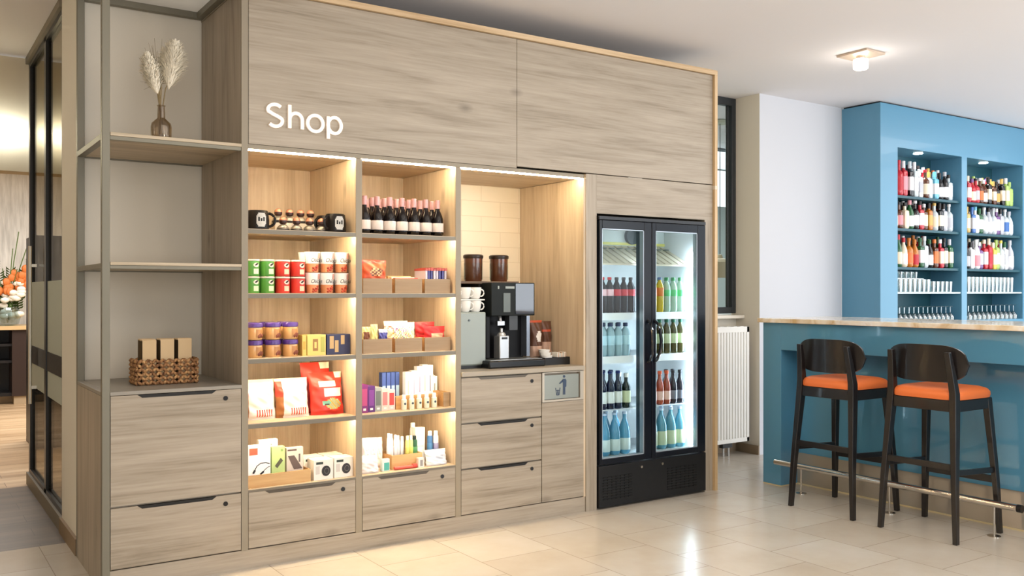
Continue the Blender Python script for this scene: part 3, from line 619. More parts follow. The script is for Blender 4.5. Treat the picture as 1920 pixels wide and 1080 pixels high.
dt = B().box(2.892, 3.300, 4.535, 4.76, ZW, .945).obj('drip_tray', mat((22,22,24), .25), t, bevel=.008)
gg = B().box(2.91, 3.285, 4.55, 4.715, .945, .949)
gg.obj('drip_grid', mat((172,174,172), .3, .8), dt, bevel=.001)
B().tube([(3.045,4.66,1.21),(3.045,4.65,1.17)], .011, 10).box(3.02, 3.07, 4.642, 4.668, 1.15, 1.175).obj('spout', mat((190,190,190), .2, .9), t)
B().box(3.11, 3.17, 4.65, 4.70, 1.12, 1.21).obj('brew_outlet', mat((58,60,62), .3), t)
for x in (2.993, 3.183):
    h = B().lathe([(.052,0),(.056,.012),(.058,.14),(.058,.146)], (x,4.88), 24, 1.418).obj('bean_hopper', mat((88,48,30), .15, coat=.6), t)
    B().lathe([(.061,0),(.063,.006),(.063,.018),(.056,.024)], (x,4.88), 24, 1.560).obj('lid', mat((40,28,22), .3), h)
    B().lathe([(.0585,0),(.0595,.002),(.0595,.10),(.0585,.102)], (x,4.88), 24, 1.43).obj('clear_wall', GLASS, h)
t = thing('milk_jug', 'silver milk jug under the spout of the coffee machine', 'jug', (3.045, 4.64, .949))
B().box(3.010, 3.080, 4.605, 4.675, .9495, 1.09).obj('jug_body', mat((190,192,194), .25, .7), t, bevel=.006)
B().lathe([(.030,0),(.022,.016),(.010,.022),(.010,.04),(.006,.045)], (3.045,4.64), 16, 1.09).obj('lid', mat((210,212,212), .2, .7), t)
B().box(3.026, 3.064, 4.6015, 4.606, 1.068, 1.080).obj('slot', BLACKM, t)
# white cups in two tiers on the milk cooler
CUP = mat((240,238,232), .25, coat=.3)
def cup_b(x, y, z, r=.038, h=.068, ang=0):
    b = B().lathe([(r*.62,0),(r*.8,.006),(r,h*.55),(r*1.03,h),(r*.95,h),(r*.9,h*.55),(r*.6,.01)], (x,y), 20, z); return b
def handle_b(x, y, z, r, h, ang):
    pts = []
    for i in range(9):
        a = R(-95+190*i/8); d = r*.92+.019*math.cos(a); pts.append((x+d*math.cos(ang), y+d*math.sin(ang), z+h*.52+.021*math.sin(a)))
    return B().tube(pts, .0045, 6)
def make_cup(x, y, z, label, group, ang):
    t = thing('coffee_cup', label, 'cup', (x,y,z), group)
    cup_b(x,y,z).obj('bowl', CUP, t); handle_b(x,y,z,.038,.068,ang).obj('handle', CUP, t); return t
cp = None; k = 0
for tier, nm in ((0,'lower'),(1,'upper')):
    for j, y in enumerate((4.665, 4.75)):
        for i, x in enumerate((2.715, 2.80, 2.872)):
            lb = f'white coffee cup, {ORD[i]} {rown[j]}, {nm} tier on the milk cooler'
            if cp is None: cp = make_cup(x, y, 1.2325, lb, 'white cups on the milk cooler', R(-35))
            else: clone(cp, (x, y, 1.2325+tier*.0785), lb, 'white cups on the milk cooler')
# each tier stands on a saucer-like tray
tag(B().box(2.675, 2.918, 4.625, 4.80, 1.3015, 1.3095).obj('cup_tray', mat((228,226,220), .4), bevel=.002), 'thin white tray between the two tiers of white cups', 'tray')
def pouch(name, label, cat, x0, x1, y, z0, z1, dep, zone, mats, tilt=0, group=None, nu=16, nv=20, crimp=.035, rz=0):
    """filled pillow bag standing on its lower edge; zone(u, v) picks the material of the print"""
    x = (x0+x1)/2; t = thing(name, label, cat, (x, y, z0), group, rz); w = (x1-x0)/2; h = z1-z0
    b = B(); vs = []; fs = []; ms = []
    def pt(u, v, s):
        e = max(0, 1-abs(u)**3)**.5; vv = v if v > 0 else 0
        bulge = dep/2*e*min(1, (max(0, v)/.10)**.6 if v < .10 else 1)*min(1, ((1-v)/.30)**.7 if v > .70 else 1)
        wob = .0025*math.sin(u*9+v*17)+.002*math.sin(v*31+u*5)
        if v < .10: bulge = max(bulge, dep*.28*e)
        pinch = 1-.05*math.sin(math.pi*v)
        return (x+u*w*pinch, y+s*bulge+wob*(1 if 0.05 < v < .95 else .3)+tilt*v*h, z0+v*h)
    for s in (-1, 1):
        k0 = len(vs)
        for j in range(nv+1):
            for i in range(nu+1): vs.append(pt(-1+2*i/nu, j/nv, s))
        for j in range(nv):
            for i in range(nu):
                a = k0+j*(nu+1)+i; f = (a, a+1, a+nu+2, a+nu+1); fs.append(f if s < 0 else f[::-1])
                ms.append(zone(-1+2*(i+.5)/nu, (j+.5)/nv) if s < 0 else 0)
    b.v = vs; b.f = fs; b.m = ms
    b.obj('bag_film', mats, t, sharp=60); return t
cb_m = [mat((92,60,44), .4), mat((196,160,138), .45), mat((232,224,214), .4), mat((190,80,50), .4)]
def zc(u, v):
    if v > .93: return 3
    if v < .42: return 1
    if ((u-.1)/.42)**2+((v-.62)/.13)**2 < 1: return 2
    return 0
pouch('coffee_bag', 'brown coffee bag with a white figure print beside the coffee machine', 'coffee bag', 3.335, 3.428, 4.755, ZW+.001, 1.172, .06, zc, cb_m)
pouch('coffee_bag', 'brown coffee bag without a figure, against the oak side', 'coffee bag', 3.432, 3.508, 4.765, ZW+.001, 1.165, .05, lambda u, v: 1 if v < .5 else (3 if .75 < v < .8 else 0), cb_m)
t = thing('condiment_tray', 'low black tray with sugar and small white bowls', 'tray', (3.42, 4.64, ZW))
B().box(3.325, 3.515, 4.575, 4.70, ZW, .906).box(3.325, 3.515, 4.575, 4.580, .906, .946).box(3.325, 3.515, 4.695, 4.70, .906, .946).box(3.325, 3.330, 4.58, 4.695, .906, .946).box(3.510, 3.515, 4.58, 4.695, .906, .946).box(3.425, 3.429, 4.58, 4.695, .906, .946).obj('tray_body', mat((26,25,26), .4), t)
for i in range(3):
    tag(B().lathe([(.020,0),(.029,.014),(.037,.052),(.035,.052),(.027,.014),(.013,.007)], (3.365+i*.012, 4.615+.030*i), 18, .9065+.016*i).obj('sugar_bowl', CUP), f'small white bowl, {ORD[i]} up in the nested stack in the black tray', 'bowl', 'white bowls in the black tray')
for i in range(9):
    x = 3.437+.0085*i; z = .907
    tag(B().box(x, x+.006, 4.60+.004*(i % 3), 4.66, z, z+.068-.005*(i % 2)).obj('sugar_sachet', mat([(244,238,226),(196,150,110),(236,232,224)][i % 3], .5)), f'paper sugar sachet, {ORD[i]} in the compartment of the black tray', 'sachet', 'sugar sachets in the black tray')

# ================================================================== OPEN SHELF CONTENTS
vx, vy, vz = 1.045, 4.51, 2.0725
t = thing('glass_vase', 'small clear bottle vase holding the pampas plumes', 'vase', (vx, vy, vz))
B().lathe([(.040,0),(.046,.004),(.047,.055),(.043,.072),(.018,.096),(.016,.150),(.020,.156),(.017,.156),(.013,.150),(.015,.098),(.040,.070),(.043,.054),(.042,.010),(.001,.008)], (vx,vy), 28, vz).obj('vase_body', clearglass('vase_glass', (226,218,206), .06), t)
t = thing('pampas_grass', 'cream pampas plumes and dry twigs standing in the bottle vase', 'dried grass', (vx, vy, vz+.012))
pm = mat((244,236,218), .8); tw = mat((126,108,74), .7)
def plume(bx_, bz_, tx, tz, wid, n):
    b = B(); ax = Vector((tx-bx_, 0, tz-bz_)); L_ = ax.length; d = ax.normalized(); side = Vector((d.z, 0, -d.x))
    for i in range(n):
        s = (i+.5)/n; a = random.uniform(0, 2*math.pi); w_ = wid*(.25+.75*math.sin(math.pi*min(1, .12+.80*s)))*random.uniform(.35, 1)
        p0 = Vector((bx_, vy, bz_))+d*(L_*s*.80)
        o_ = side*math.cos(a)+Vector((0, 1, 0))*math.sin(a)*.7
        ln = L_*.26*random.uniform(.6, 1.1)*(1-.25*s)
        p1 = p0+d*(ln*.5)+o_*w_*.6; p2 = p0+d*(ln*.85)+o_*w_*.95; p3 = p0+d*ln*1.02+o_*w_*1.12-Vector((0,0,.006))
        tt = d.cross(o_).normalized()*random.uniform(.0018, .0032)
        b.add([p0-tt*.5, p0+tt*.5, p1-tt, p1+tt, p2-tt*.8, p2+tt*.8, p3], [(0,1,3,2),(2,3,5,4),(4,5,6)])
    return b
plume(vx+.034, vz+.235, vx+.066, vz+.480, .072, 3600).obj('plume', pm, t)
plume(vx-.014, vz+.205, vx-.066, vz+.405, .056, 2800).obj('plume', pm, t)
B().tube([(vx+.008,vy,vz+.02),(vx+.003,vy,vz+.12),(vx+.018,vy,vz+.23),(vx+.052,vy,vz+.34)], .0026, 6).tube([(vx-.008,vy,vz+.02),(vx-.002,vy,vz+.12),(vx-.012,vy,vz+.22),(vx-.035,vy,vz+.30)], .0026, 6).obj('stem', tw, t)
tb = B()
for i in range(12):
    a = random.uniform(-1, .6); hh = random.uniform(.30, .47)
    p = [(vx, vy, vz+.02), (vx-.004+.003*a, vy, vz+.13), (vx-.008+.02*a, vy+.004*a, vz+.26), (vx-.015+.10*a, vy+.02*a, vz+hh)]
    tb.tube(p, [.0016,.0015,.0013,.0007], 5)
    for q in range(4): tb.tube([p[2], (p[3][0]*.7+p[2][0]*.3+random.uniform(-.04,.04), vy+random.uniform(-.03,.03), p[3][2]-.03*q)], [.0010,.0005], 4)
tb.obj('twig', tw, t)
t = thing('woven_basket', 'brown woven seagrass basket on the grey cabinet top', 'basket', (1.095, 4.74, .9005))
def wovenmat():
    m, nt, b, N, L = nodes('woven_seagrass'); tc = N('ShaderNodeTexCoord'); n = N('ShaderNodeTexNoise'); n.inputs['Scale'].default_value = 55; L(tc.outputs['Object'], n.inputs['Vector'])
    r = ramp(nt, [(.3, (96,62,38)), (.5, (156,112,72)), (.7, (206,164,112))]); L(n.outputs['Fac'], r.inputs[0]); L(r.outputs[0], b.inputs['Base Color']); b.inputs['Roughness'].default_value = .8; return m
wm = wovenmat(); wv = B(); bx0, bx1, by0, by1 = .972, 1.252, 4.665, 4.815
wv.box(bx0+.012, bx1-.012, by0+.012, by1-.012, .9005, .906)
rows = 6
for rr in range(rows):
    zz = .912+rr*.0205
    for (xa, ya, xb, yb, n) in ((bx0,by0,bx1,by0,17),(bx1,by0,bx1,by1,9),(bx1,by1,bx0,by1,17),(bx0,by1,bx0,by0,9)):
        for i in range(n):
            u0, u1 = i/n, (i+1)/n; sg = 1 if (i+rr) % 2 else -1
            p0 = (xa+(xb-xa)*u0, ya+(yb-ya)*u0, zz-.009*sg); p1 = (xa+(xb-xa)*u1, ya+(yb-ya)*u1, zz+.009*sg)
            mdl = ((p0[0]+p1[0])/2+(.004 if ya != yb and xa > 1.1 else (-.004 if ya != yb else 0)), (p0[1]+p1[1])/2+(-.005 if ya == yb == by0 else (.004 if ya == yb else 0)), zz)
            wv.tube([p0, mdl, p1], [.005,.0085,.005], 6)
wv.obj('weave', wm, t, sharp=80)
NAP = mat((206,178,138), .8)
nm = ['next to the grey post', 'in the middle', 'next to the oak side']
for i, x in enumerate((.998, 1.082, 1.166)):
    b = B(); zt = 1.022+.004*i+.0
    for k in range(9): b.box(x, x+.066, 4.69+k*.0105, 4.6985+k*.0105, .908, 1.116+.008*((k*7+i) % 3)/3)
    b.box(x, x+.0015, 4.69, 4.785, .908, 1.114)
    tag(b.obj('napkin_stack', NAP), f'folded brown paper napkins standing in the woven basket, {nm[i]}', 'napkins', 'napkins in the woven basket')
# ================================================================== GOODS: FIRST COLUMN
S1, S2, S3, S4, S5 = [z+.0006 for z in tops[1:]]
YG = 4.52
BLK = mat((24,21,21), .35, spec=.3); PRN = mat((206,204,198), .4)
def mug(x, y, label, hs, print_=True):
    t = thing('mug', label, 'mug', (x,y,S1), 'large black mugs')
    r = .056; h = .098
    B().lathe([(r*.86,0),(r,.008),(r*1.02,h*.5),(r*.9,h-.004),(r*.84,h),(r*.80,h-.003),(r*.9,h*.5),(r*.85,.012),(.001,.010)], (x,y), 28, S1).obj('mug_body', BLK, t)
    pts = []
    for i in range(11):
        a = R(-90+180*i/10); d = r*.93+.033*math.cos(a); an = R(-25) if hs > 0 else R(205)
        pts.append((x+d*math.cos(an), y+d*math.sin(an), S1+h*.52+.033*math.sin(a)))
    B().tube(pts, .007, 8).obj('handle', BLK, t)
    if print_:
        b = B()
        # crest: a rounded emblem wrapped on the wall of the mug
        for i in range(14):
            for j in range(12):
                u, v = (i-6.5)/6.5, (j-5.5)/5.5
                if u*u+v*v < 1 and not (abs(u) < .2 and abs(v) < .25) and not (abs(abs(u)-.45) < .12 and abs(v-.1) < .2):
                    a0 = R(-90)+u*.46-.033; z0 = S1+h*.5+v*.038-.0033
                    b.add([(x+(r*1.02+.0015)*math.cos(a), y+(r*1.02+.0015)*math.sin(a), z) for a, z in ((a0,z0),(a0+.067,z0),(a0+.067,z0+.0066),(a0,z0+.0066))], [(0,1,2,3)])
        b.obj('crest_print', PRN, t)
    return t
mug(1.520, 4.55, 'large black mug with a white crest next to the upright of the first column', 1)
mug(1.930, 4.535, 'large black mug with a white crest at the free end of the figurine row', -1)
mug(1.935, 4.672, 'plain black mug standing behind the crested mug', -1, False)
fig = None; FB_ = mat((44,38,36), .3, .2); FG_ = mat((150,142,132), .3, .5); HD = mat((212,148,118), .22, .3)
tag(B().box(1.64, 1.865, 4.635, 4.70, S1, S1+.050).obj('riser', mat((226,214,196), .5), bevel=.001), 'pale riser block under the back row of figurines', 'riser')
for j, (y, xs_, zz_) in enumerate(((4.56, (1.655, 1.727, 1.797, 1.862), 0), (4.668, (1.668, 1.729, 1.790, 1.845), .0506))):
    for i, x in enumerate(xs_):
        lb = f'small figurine with a round copper head, {ORD[i]} in the {rown[j]}'; z = S1+zz_
        if fig is None:
            fig = t = thing('figurine', lb, 'figurine', (x,y,z), 'round headed figurines between the mugs')
            B().lathe([(.030,0),(.0335,.003),(.0335,.009),(.031,.012)], (x,y), 20, z).obj('stand', FB_, t)
            B().lathe([(.031,0),(.029,.008),(.020,.018),(.011,.024)], (x,y), 20, z+.012).obj('bust', FG_, t)
            hdo = B().blob((x,y,z+.055), (.0200,.0200,.0205), 18, 12).obj('head', HD, t)
            B().lathe([(.0135,0),(.0195,.006),(.0207,.014),(.0206,.018)], (x,y), 20, z+.037).obj('collar', mat((54,30,26), .35), hdo)
        else: clone(fig, (x,y,z), lb)
# second row stands on a low riser
# snack tins, two tiers of two green and two red stacks, several deep
def tin(x, y, z, c, c2, label, group):
    t = thing('crisp_tin', label, 'tin', (x,y,z), group); r = .0355; h = .083
    B().lathe([(r,0),(r+.001,.002),(r+.001,h-.010),(r,h-.009)], (x,y), 22, z).obj('tin_body', c, t)
    B().lathe([(r+.0016,0),(r+.0022,.001),(r+.0022,.007),(r+.0008,.008)], (x,y), 22, z+h-.008).obj('lid', mat((240,232,214), .4), t)
    b = B(); a0 = R(-72)
    for i in range(12):
        u = -1+2*(i+.5)/12
        hgt = .011*(1-u*u)**.5
        a = a0+u*.42; da = .036
        b.add([(x+(r+.0018)*math.cos(q), y+(r+.0018)*math.sin(q), z+zz) for q, zz in ((a-da,.055-hgt),(a+da,.055-hgt),(a+da,.055+hgt),(a-da,.055+hgt))], [(0,1,2,3)])
    b.obj('oval_emblem', c2, t)
    b = B()
    for i in range(8):
        u = -1+2*(i+.5)/8; a = a0+.02+u*.24; zc_ = .058+.004*u
        hgt = .0052*(1-u*u)**.5
        b.add([(x+(r+.0026)*math.cos(q), y+(r+.0026)*math.sin(q), z+zz) for q, zz in ((a-.032,zc_-hgt),(a+.032,zc_-hgt),(a+.032,zc_+hgt),(a-.032,zc_+hgt))], [(0,1,2,3)])
    b.obj('dark_mark', mat((20,18,18), .5), t)
    b = B()
    for i in range(8):
        u = -1+2*(i+.5)/8; a = a0+u*.40
        b.add([(x+(r+.0018)*math.cos(q), y+(r+.0018)*math.sin(q), z+zz) for q, zz in ((a-.055,.010),(a+.055,.010),(a+.055,.036),(a-.055,.036))], [(0,1,2,3)])
    b.obj('flavour_band', mat((232,200,170) if c2 is TINR else (206,226,186), .4), t)
    return t
TING = mat((236,214,196), .4); TINR = mat((246,206,188), .4)
gp = tin(1.484, 4.53, S2, mat((84,150,62), .35), TING, '', 'green snack tins'); rp = tin(1.641, 4.53, S2, mat((206,58,48), .35), TINR, '', 'red snack tins')
for proto, cx, cn, gn in ((gp, (1.484, 1.561), 'green', 'green snack tins'), (rp, (1.641, 1.722), 'red', 'red snack tins')):
    first = True
    for tier in (0, 1):
        for j, y in enumerate((4.53, 4.61)):
            for i, x in enumerate(cx):
                lb = f'short {cn} snack tin, {ORD[i]} {rown[j]}, {["lower","upper"][tier]} tier'
                if first: proto['label'] = lb; first = False
                else: clone(proto, (x, y, S2+tier*.0855), lb)
# snack cups with script lettering
cw = mat((248,244,238), .4); co = mat((206,140,96), .35); cr = mat((176,70,46), .4)
def snackcup(x, y, z, label, group):
    t = thing('snack_cup', label, 'cup', (x,y,z), group); r = .0385; h = .105
    B().lathe([(r*.80,0),(r*.86,h*.42)], (x,y), 22, z).obj('cup_base', co, t)
    b = B().lathe([(r*.86,0),(r,h*.52),(r*1.04,h*.58),(r*.98,h*.58)], (x,y), 22, z+h*.42).obj('cup_wall', cw, t)
    bb = B()
    for i in range(9):
        a = R(-72)+random.uniform(-.8,.8); zz = z+random.uniform(.008, .034)
        bb.blob((x+r*.80*math.cos(a), y+r*.80*math.sin(a), zz), (.0075,.0075,.006), 7, 5)
    bb.obj('snack_print', cr, t)
    bb = B()
    for i in range(6):
        u = -1+2*(i+.5)/6; a = R(-50)+u*.22
        bb.add([(x+(r+.0016)*math.cos(q), y+(r+.0016)*math.sin(q), z+zz) for q, zz in ((a-.04,.070),(a+.04,.070),(a+.04,.100),(a-.04,.100))], [(0,1,2,3)])
    bb.obj('figure_print', mat((206,150,136), .5), t)
    text(t, 'lettering', 'Chicks', .030, x+.006, y-r-.0015, z+.052, mat((60,60,62), .5), sx=.92, shear=.35, rot=(R(90),0,R(20)))
    return t
sc_ = snackcup(1.800, 4.53, S2, '', 'snack cups'); first = True
for tier in (0, 1):
    for j, y in enumerate((4.53, 4.62)):
        for i, x in enumerate((1.800, 1.880, 1.960)):
            lb = f'white and orange snack cup, {ORD[i]} {rown[j]}, {["lower","upper"][tier]} tier'
            if first: sc_['label'] = lb; first = False
            else: clone(sc_, (x, y, S2+tier*.1085), lb)
# purple lidded jars
def jar(x, y, z, label, group):
    t = thing('snack_jar', label, 'jar', (x,y,z), group); r = .038; h = .087
    B().lathe([(r*.93,0),(r,.006),(r,h*.66),(r*.96,h*.72)], (x,y), 22, z).obj('jar_body', mat((206,160,104), .2, coat=.5), t)
    B().lathe([(r*.99,0),(r*1.05,.003),(r*1.05,.018),(r*.97,.024),(.001,.024)], (x,y), 22, z+h*.70).obj('lid', mat((66,40,120), .3, coat=.3), t)
    b = B()
    for i in range(10):
        u = -1+2*(i+.5)/10; a = R(-66)+u*.55
        b.add([(x+(r+.0012)*math.cos(q), y+(r+.0012)*math.sin(q), z+zz) for q, zz in ((a-.056,.010),(a+.056,.010),(a+.056,.052),(a-.056,.052))], [(0,1,2,3)])
    lb_ = b.obj('label', mat((170,120,70), .35), t)
    bb = B()
    for i in range(7): bb.blob((x+(r+.001)*math.cos(R(-60)+.09*i-.3), y+(r+.001)*math.sin(R(-60)+.09*i-.3), z+.016+.003*((i*5) % 4)), (.007,.004,.009), 7, 5)
    bb.obj('nut_print', mat((110,52,30), .4), lb_)
    return t
jp = jar(1.498, 4.53, S3, '', 'purple lidded snack jars'); first = True
for tier in (0, 1):
    for j, y in enumerate((4.53, 4.615)):
        for i, x in enumerate((1.498, 1.590, 1.682)):
            lb = f'snack jar with a purple lid, {ORD[i]} {rown[j]}, {["lower","upper"][tier]} tier'
            if first: jp['label'] = lb; first = False
            else: clone(jp, (x, y, S3+tier*.0885), lb)
def carton(name, label, cat, x0, x1, y0, y1, z0, z1, c, deco=(), group=None, rz=0, bevel=.0008):
    """printed box; deco: (part name, u0, u1, v0, v1, colour) patches on its front"""
    t = thing(name, label, cat, ((x0+x1)/2, (y0+y1)/2, z0), group, 0)
    B().box(x0, x1, y0, y1, z0, z1).obj('carton', c if not isinstance(c, tuple) else mat(c, .45), t, bevel=bevel)
    for k, (pn, u0, u1, v0, v1, cc) in enumerate(deco):
        B().box(x0+(x1-x0)*u0, x0+(x1-x0)*u1, y0-.0006-.0003*k, y0, z0+(z1-z0)*v0, z0+(z1-z0)*v1).obj(pn, mat(cc, .45), t)
    t.rotation_euler = (0,0,rz); return t
Y1 = (222,190,104)
carton('biscuit_box', 'narrow yellow biscuit box next to the purple lidded jars', 'box', 1.735, 1.757, 4.50, 4.60, S3, 1.130, Y1, [('print',.2,.8,.3,.7,(196,160,70))])
carton('biscuit_box', 'wide yellow biscuit box with a brown seal', 'box', 1.762, 1.862, 4.50, 4.58, S3, 1.130, (226,200,116), [('seal',.30,.58,.22,.80,(150,110,60)),('seal_center',.38,.50,.35,.65,(226,200,116)),('side_print',.74,.94,.15,.9,(176,176,90))])
carton('biscuit_box', 'navy blue biscuit box with golden wafers', 'box', 1.868, 1.998, 4.50, 4.58, S3, 1.130, (44,50,84), [('wafer_print',.12,.30,.30,.92,(190,160,112)),('wafer_print',.34,.50,.12,.70,(190,160,112)),('wafer_print',.60,.76,.50,.95,(190,160,112))])
carton('biscuit_box', 'navy blue biscuit box laid behind the golden wafer box', 'box', 1.872, 1.990, 4.60, 4.70, S3, 1.126, (50,54,86), [])
# large snack bags
WHB = [mat((232,222,208), .35), mat((232,206,172), .35), mat((206,72,58), .35), mat((150,96,52), .4), mat((200,60,60), .35)]
def zw(u, v):
    if v > .93: return 1
    if .08 < v < .24 and -.3 < u < .75: return 2 if int((u+1)*14) % 2 else 0
    if u < -.62: return 3 if v < .55 else 2
    if .80 < v < .86 and -.2 < u < .6: return 1
    return 0
REDB = [mat((208,56,44), .35), mat((246,226,196), .35), mat((240,232,222), .35), mat((110,170,150), .35), mat((214,150,60), .35), mat((60,50,46), .4)]
def zr(u, v):
    if v > .86: return 1 if u > .55 else 0
    if .66 < v < .80 and -.55 < u < .45: return 1
    if .42 < v < .62 and -.25 < u < .8: return 2
    if .12 < v < .40:
        if ((u+.15)/.28)**2+((v-.28)/.06)**2 < 1: return 5 if ((u+.15)/.12)**2+((v-.25)/.03)**2 < 1 else 3
        if ((u-.25)/.5)**2+((v-.26)/.13)**2 < 1: return 4 if int((u+v*2)*18) % 3 else 3
    return 0
pouch('snack_bag', 'white snack bag with a red base print against the upright', 'snack bag', 1.443, 1.625, 4.585, S4, .905, .085, zw, WHB, tilt=.16, nu=28, nv=28)
pouch('snack_bag', 'white and red snack bag, middle of the three large bags', 'snack bag', 1.622, 1.800, 4.575, S4, .905, .085, zw, WHB, tilt=.16, nu=28, nv=28)
pouch('snack_bag', 'red snack bag with a colourful print leaning at the far end', 'snack bag', 1.808, 1.995, 4.575, S4, .925, .08, zr, REDB, tilt=.18, nu=30, nv=30)
pouch('snack_bag', 'second red snack bag standing behind the colourful one', 'snack bag', 1.800, 1.965, 4.675, S4, .972, .06, lambda u, v: 1 if (v > .9 and u > .3) else 0, REDB, tilt=.12, nu=14, nv=16)
# accessories on the lowest shelf
def tray(x0, x1, y0, y1, z0, z1, label, m=WTRAY, th=.006, ends=None):
    t = thing('display_tray', label, 'tray', ((x0+x1)/2, (y0+y1)/2, z0))
    B().box(x0, x1, y0, y0+th, z0, z1).obj('front_board', m, t, bevel=.0006)
    B().box(x0, x0+th, y0+th, y1, z0, z1).obj('end_board', WTRAY, t); B().box(x1-th, x1, y0+th, y1, z0, z1).obj('end_board', WTRAY, t)
    B().box(x0+th, x1-th, y0+th, y1, z0, z0+.004).box(x0+th, x1-th, y1-th, y1, z0+.004, z1).obj('bottom_board', WTRAY, t); return t
tray(1.440, 1.765, 4.462, 4.70, S5, .448, 'wooden tray holding phone accessories on the lowest shelf of the first column')
zb = S5+.006
cb = carton('cable_box', 'white box with a black cable print standing in the wooden tray', 'box', 1.452, 1.565, 4.49, 4.525, zb, .590, (246,244,240), [('red_logo',.05,.42,.76,.93,(226,96,70))])
y_ = 4.4885
b = B().stroke([(1.482,.462),(1.495,.487),(1.515,.500),(1.54,.500),(1.560,.494)], .004, y_-.0004, y_).stroke([(1.522,.451),(1.537,.467),(1.553,.478),(1.562,.48)], .003, y_-.0004, y_).stroke([(1.476,.452),(1.486,.468)], .010, y_-.0008, y_).stroke([(1.512,.444),(1.530,.458)], .009, y_-.0008, y_)
b.obj('cable_print', mat((30,30,32), .4), cb)
carton('cable_box', 'taller white box behind the cable box in the tray', 'box', 1.520, 1.618, 4.535, 4.565, zb, .606, (248,248,244), [('mark',.35,.7,.86,.9,(120,130,130))])
cb = carton('charger_box', 'light green charger box standing in the wooden tray', 'box', 1.572, 1.640, 4.492, 4.53, zb, .573, (184,206,136), [('mark',.68,.86,.86,.93,(130,160,96))])
B().prismY([(1.588,.478),(1.600,.466),(1.630,.502),(1.618,.516)], y_-.0005+.002, 4.4922).obj('power_bank_print', mat((84,84,66), .45), cb)
cb = carton('phone_case_pack', 'grey pack with a dark phone print in the tray', 'box', 1.652, 1.740, 4.50, 4.53, zb, .560, (206,194,182), [('header_strip',.05,.6,.90,.95,(90,70,66)),('dark_print',.72,.82,.55,.80,(96,86,84))])
B().prismY([(1.658,.520),(1.692,.520),(1.735,.450),(1.690,.450)], 4.4985, 4.5003).obj('phone_print', mat((92,78,74), .4), cb)
for i, (x, y, lb) in enumerate(((1.782, 4.462, 'white earphone box with a dark round print next to the tray'), (1.897, 4.470, 'white earphone box with a dark round print beside the divider'), (1.770, 4.575, 'white earphone box in the back row next to the tray'), (1.885, 4.580, 'white earphone box in the back row beside the divider'))):
    z0, z1 = S5, S5+.103
    cb = carton('earphone_box', lb, 'box', x, x+.105, y, y+.09, z0, z1, (236,230,220), [('dark_logo',.12,.48,.78,.90,(52,62,54)),('text_block',.10,.30,.30,.70,(206,198,190))], 'white earphone boxes')
    n = 20; cx_, cz_ = x+.066, z0+.045
    e = B().prismY([(cx_+.024*math.cos(2*math.pi*k/n), cz_+.027*math.sin(2*math.pi*k/n)) for k in range(n)], y-.002, y-.0009).obj('earphone_print', mat((36,32,32), .3), cb)
    B().stroke(arc(cx_+.003, cz_, .012, .014, 0, 345, 14), .002, y-.0026, y-.002, closed=True).obj('ring_print', mat((110,104,100), .3), e)

# ================================================================== GOODS: SECOND COLUMN
WBK = mat((18,14,16), .15, spec=.35)
wp = make_bottle('wine_bottle', '', 'bottle', (2.092, 4.525, S1), .205, .0335, .0125, WBK, mat((226,214,206), .45), mat((196,150,150), .35, .3), 'dark wine bottles', lab=(.12,.36), sh=.40, nk=.72, cap=.76, seg=22)
B().lathe([(.0145,0),(.015,.002),(.015,.012),(.0145,.013)], (2.092,4.525), 14, S1+.172).obj('neck_band', mat((60,40,44), .4), wp)
first = True
for j, (y, x0) in enumerate(((4.525, 2.092), (4.597, 2.096), (4.669, 2.099))):
    for i in range(7):
        lb = f'dark wine bottle with a pink neck and white label, {ORD[i]} in the {rown[j]}'
        if first: wp['label'] = lb; first = False
        else: clone(wp, (x0+.0745*i, y, S1), lb)
def trays3(z0, z1, where):
    xs3 = ((2.062, 2.232), (2.250, 2.415), (2.432, 2.594))
    for i, (a, b_) in enumerate(xs3): tray(a, b_, 4.475, 4.80, z0, z1, f'grey fronted wooden tray, {ORD[i]} of three on the {where} shelf', WSMOKE)
trays3(S2, 1.424, 'red packet'); trays3(S3, 1.100, 'sweet packet')
ORB = [mat((206,84,44), .35), mat((206,58,44), .35), mat((96,60,44), .4), mat((230,170,120), .35)]
def zo(u, v):
    if v > .88: return 1
    if ((u-.1)/.55)**2+((v-.62)/.14)**2 < 1: return 2 if int((u*7+v*9)*2) % 2 else 3
    return 0
pouch('snack_bag', 'orange snack bag standing in the first grey fronted tray', 'snack bag', 2.072, 2.222, 4.53, S2+.006, 1.522, .05, zo, ORB, nu=20, nv=20)
pouch('snack_bag', 'orange snack bag behind the first one in the same tray', 'snack bag', 2.074, 2.218, 4.60, S2+.006, 1.527, .045, lambda u, v: 1 if v > .85 else 0, ORB)
for i in range(5):
    y = 4.50+.042*i
    tag(B().box(2.262, 2.404, y, y+.028, S2+.0045, 1.428+.006*(i % 3)).obj('chocolate_bar', [mat((206,70,60), .35), mat((240,220,190), .4), mat((206,160,110), .35)][i % 3], bevel=.003), f'flat chocolate bar pack, {ORD[i]} back in the middle tray', 'chocolate bar', 'bar packs in the middle tray')
for i in range(8):
    x = 2.444+i*.0175; cc = [(206,196,206),(70,70,140),(60,60,128),(206,196,206)][i % 4]
    t = thing('chocolate_bar', f'slim blue and silver bar standing upright, {ORD[i]} in the third tray', 'chocolate bar', (x+.007, 4.55, S2+.006), 'upright bars in the third tray')
    B().box(x, x+.013, 4.49+.002*(i % 3), 4.62, S2+.0045, 1.470+.004*(i % 2)).obj('wrapper', mat(cc, .3), t, bevel=.002)
    B().box(x-.0006, x+.0136, 4.488, 4.622, 1.470, 1.482+.003*(i % 3)).obj('crimped_end', mat((176,80,70), .4), t)
YB_ = [mat((236,220,140), .4), mat((120,70,40), .4), mat((196,120,70), .4)]
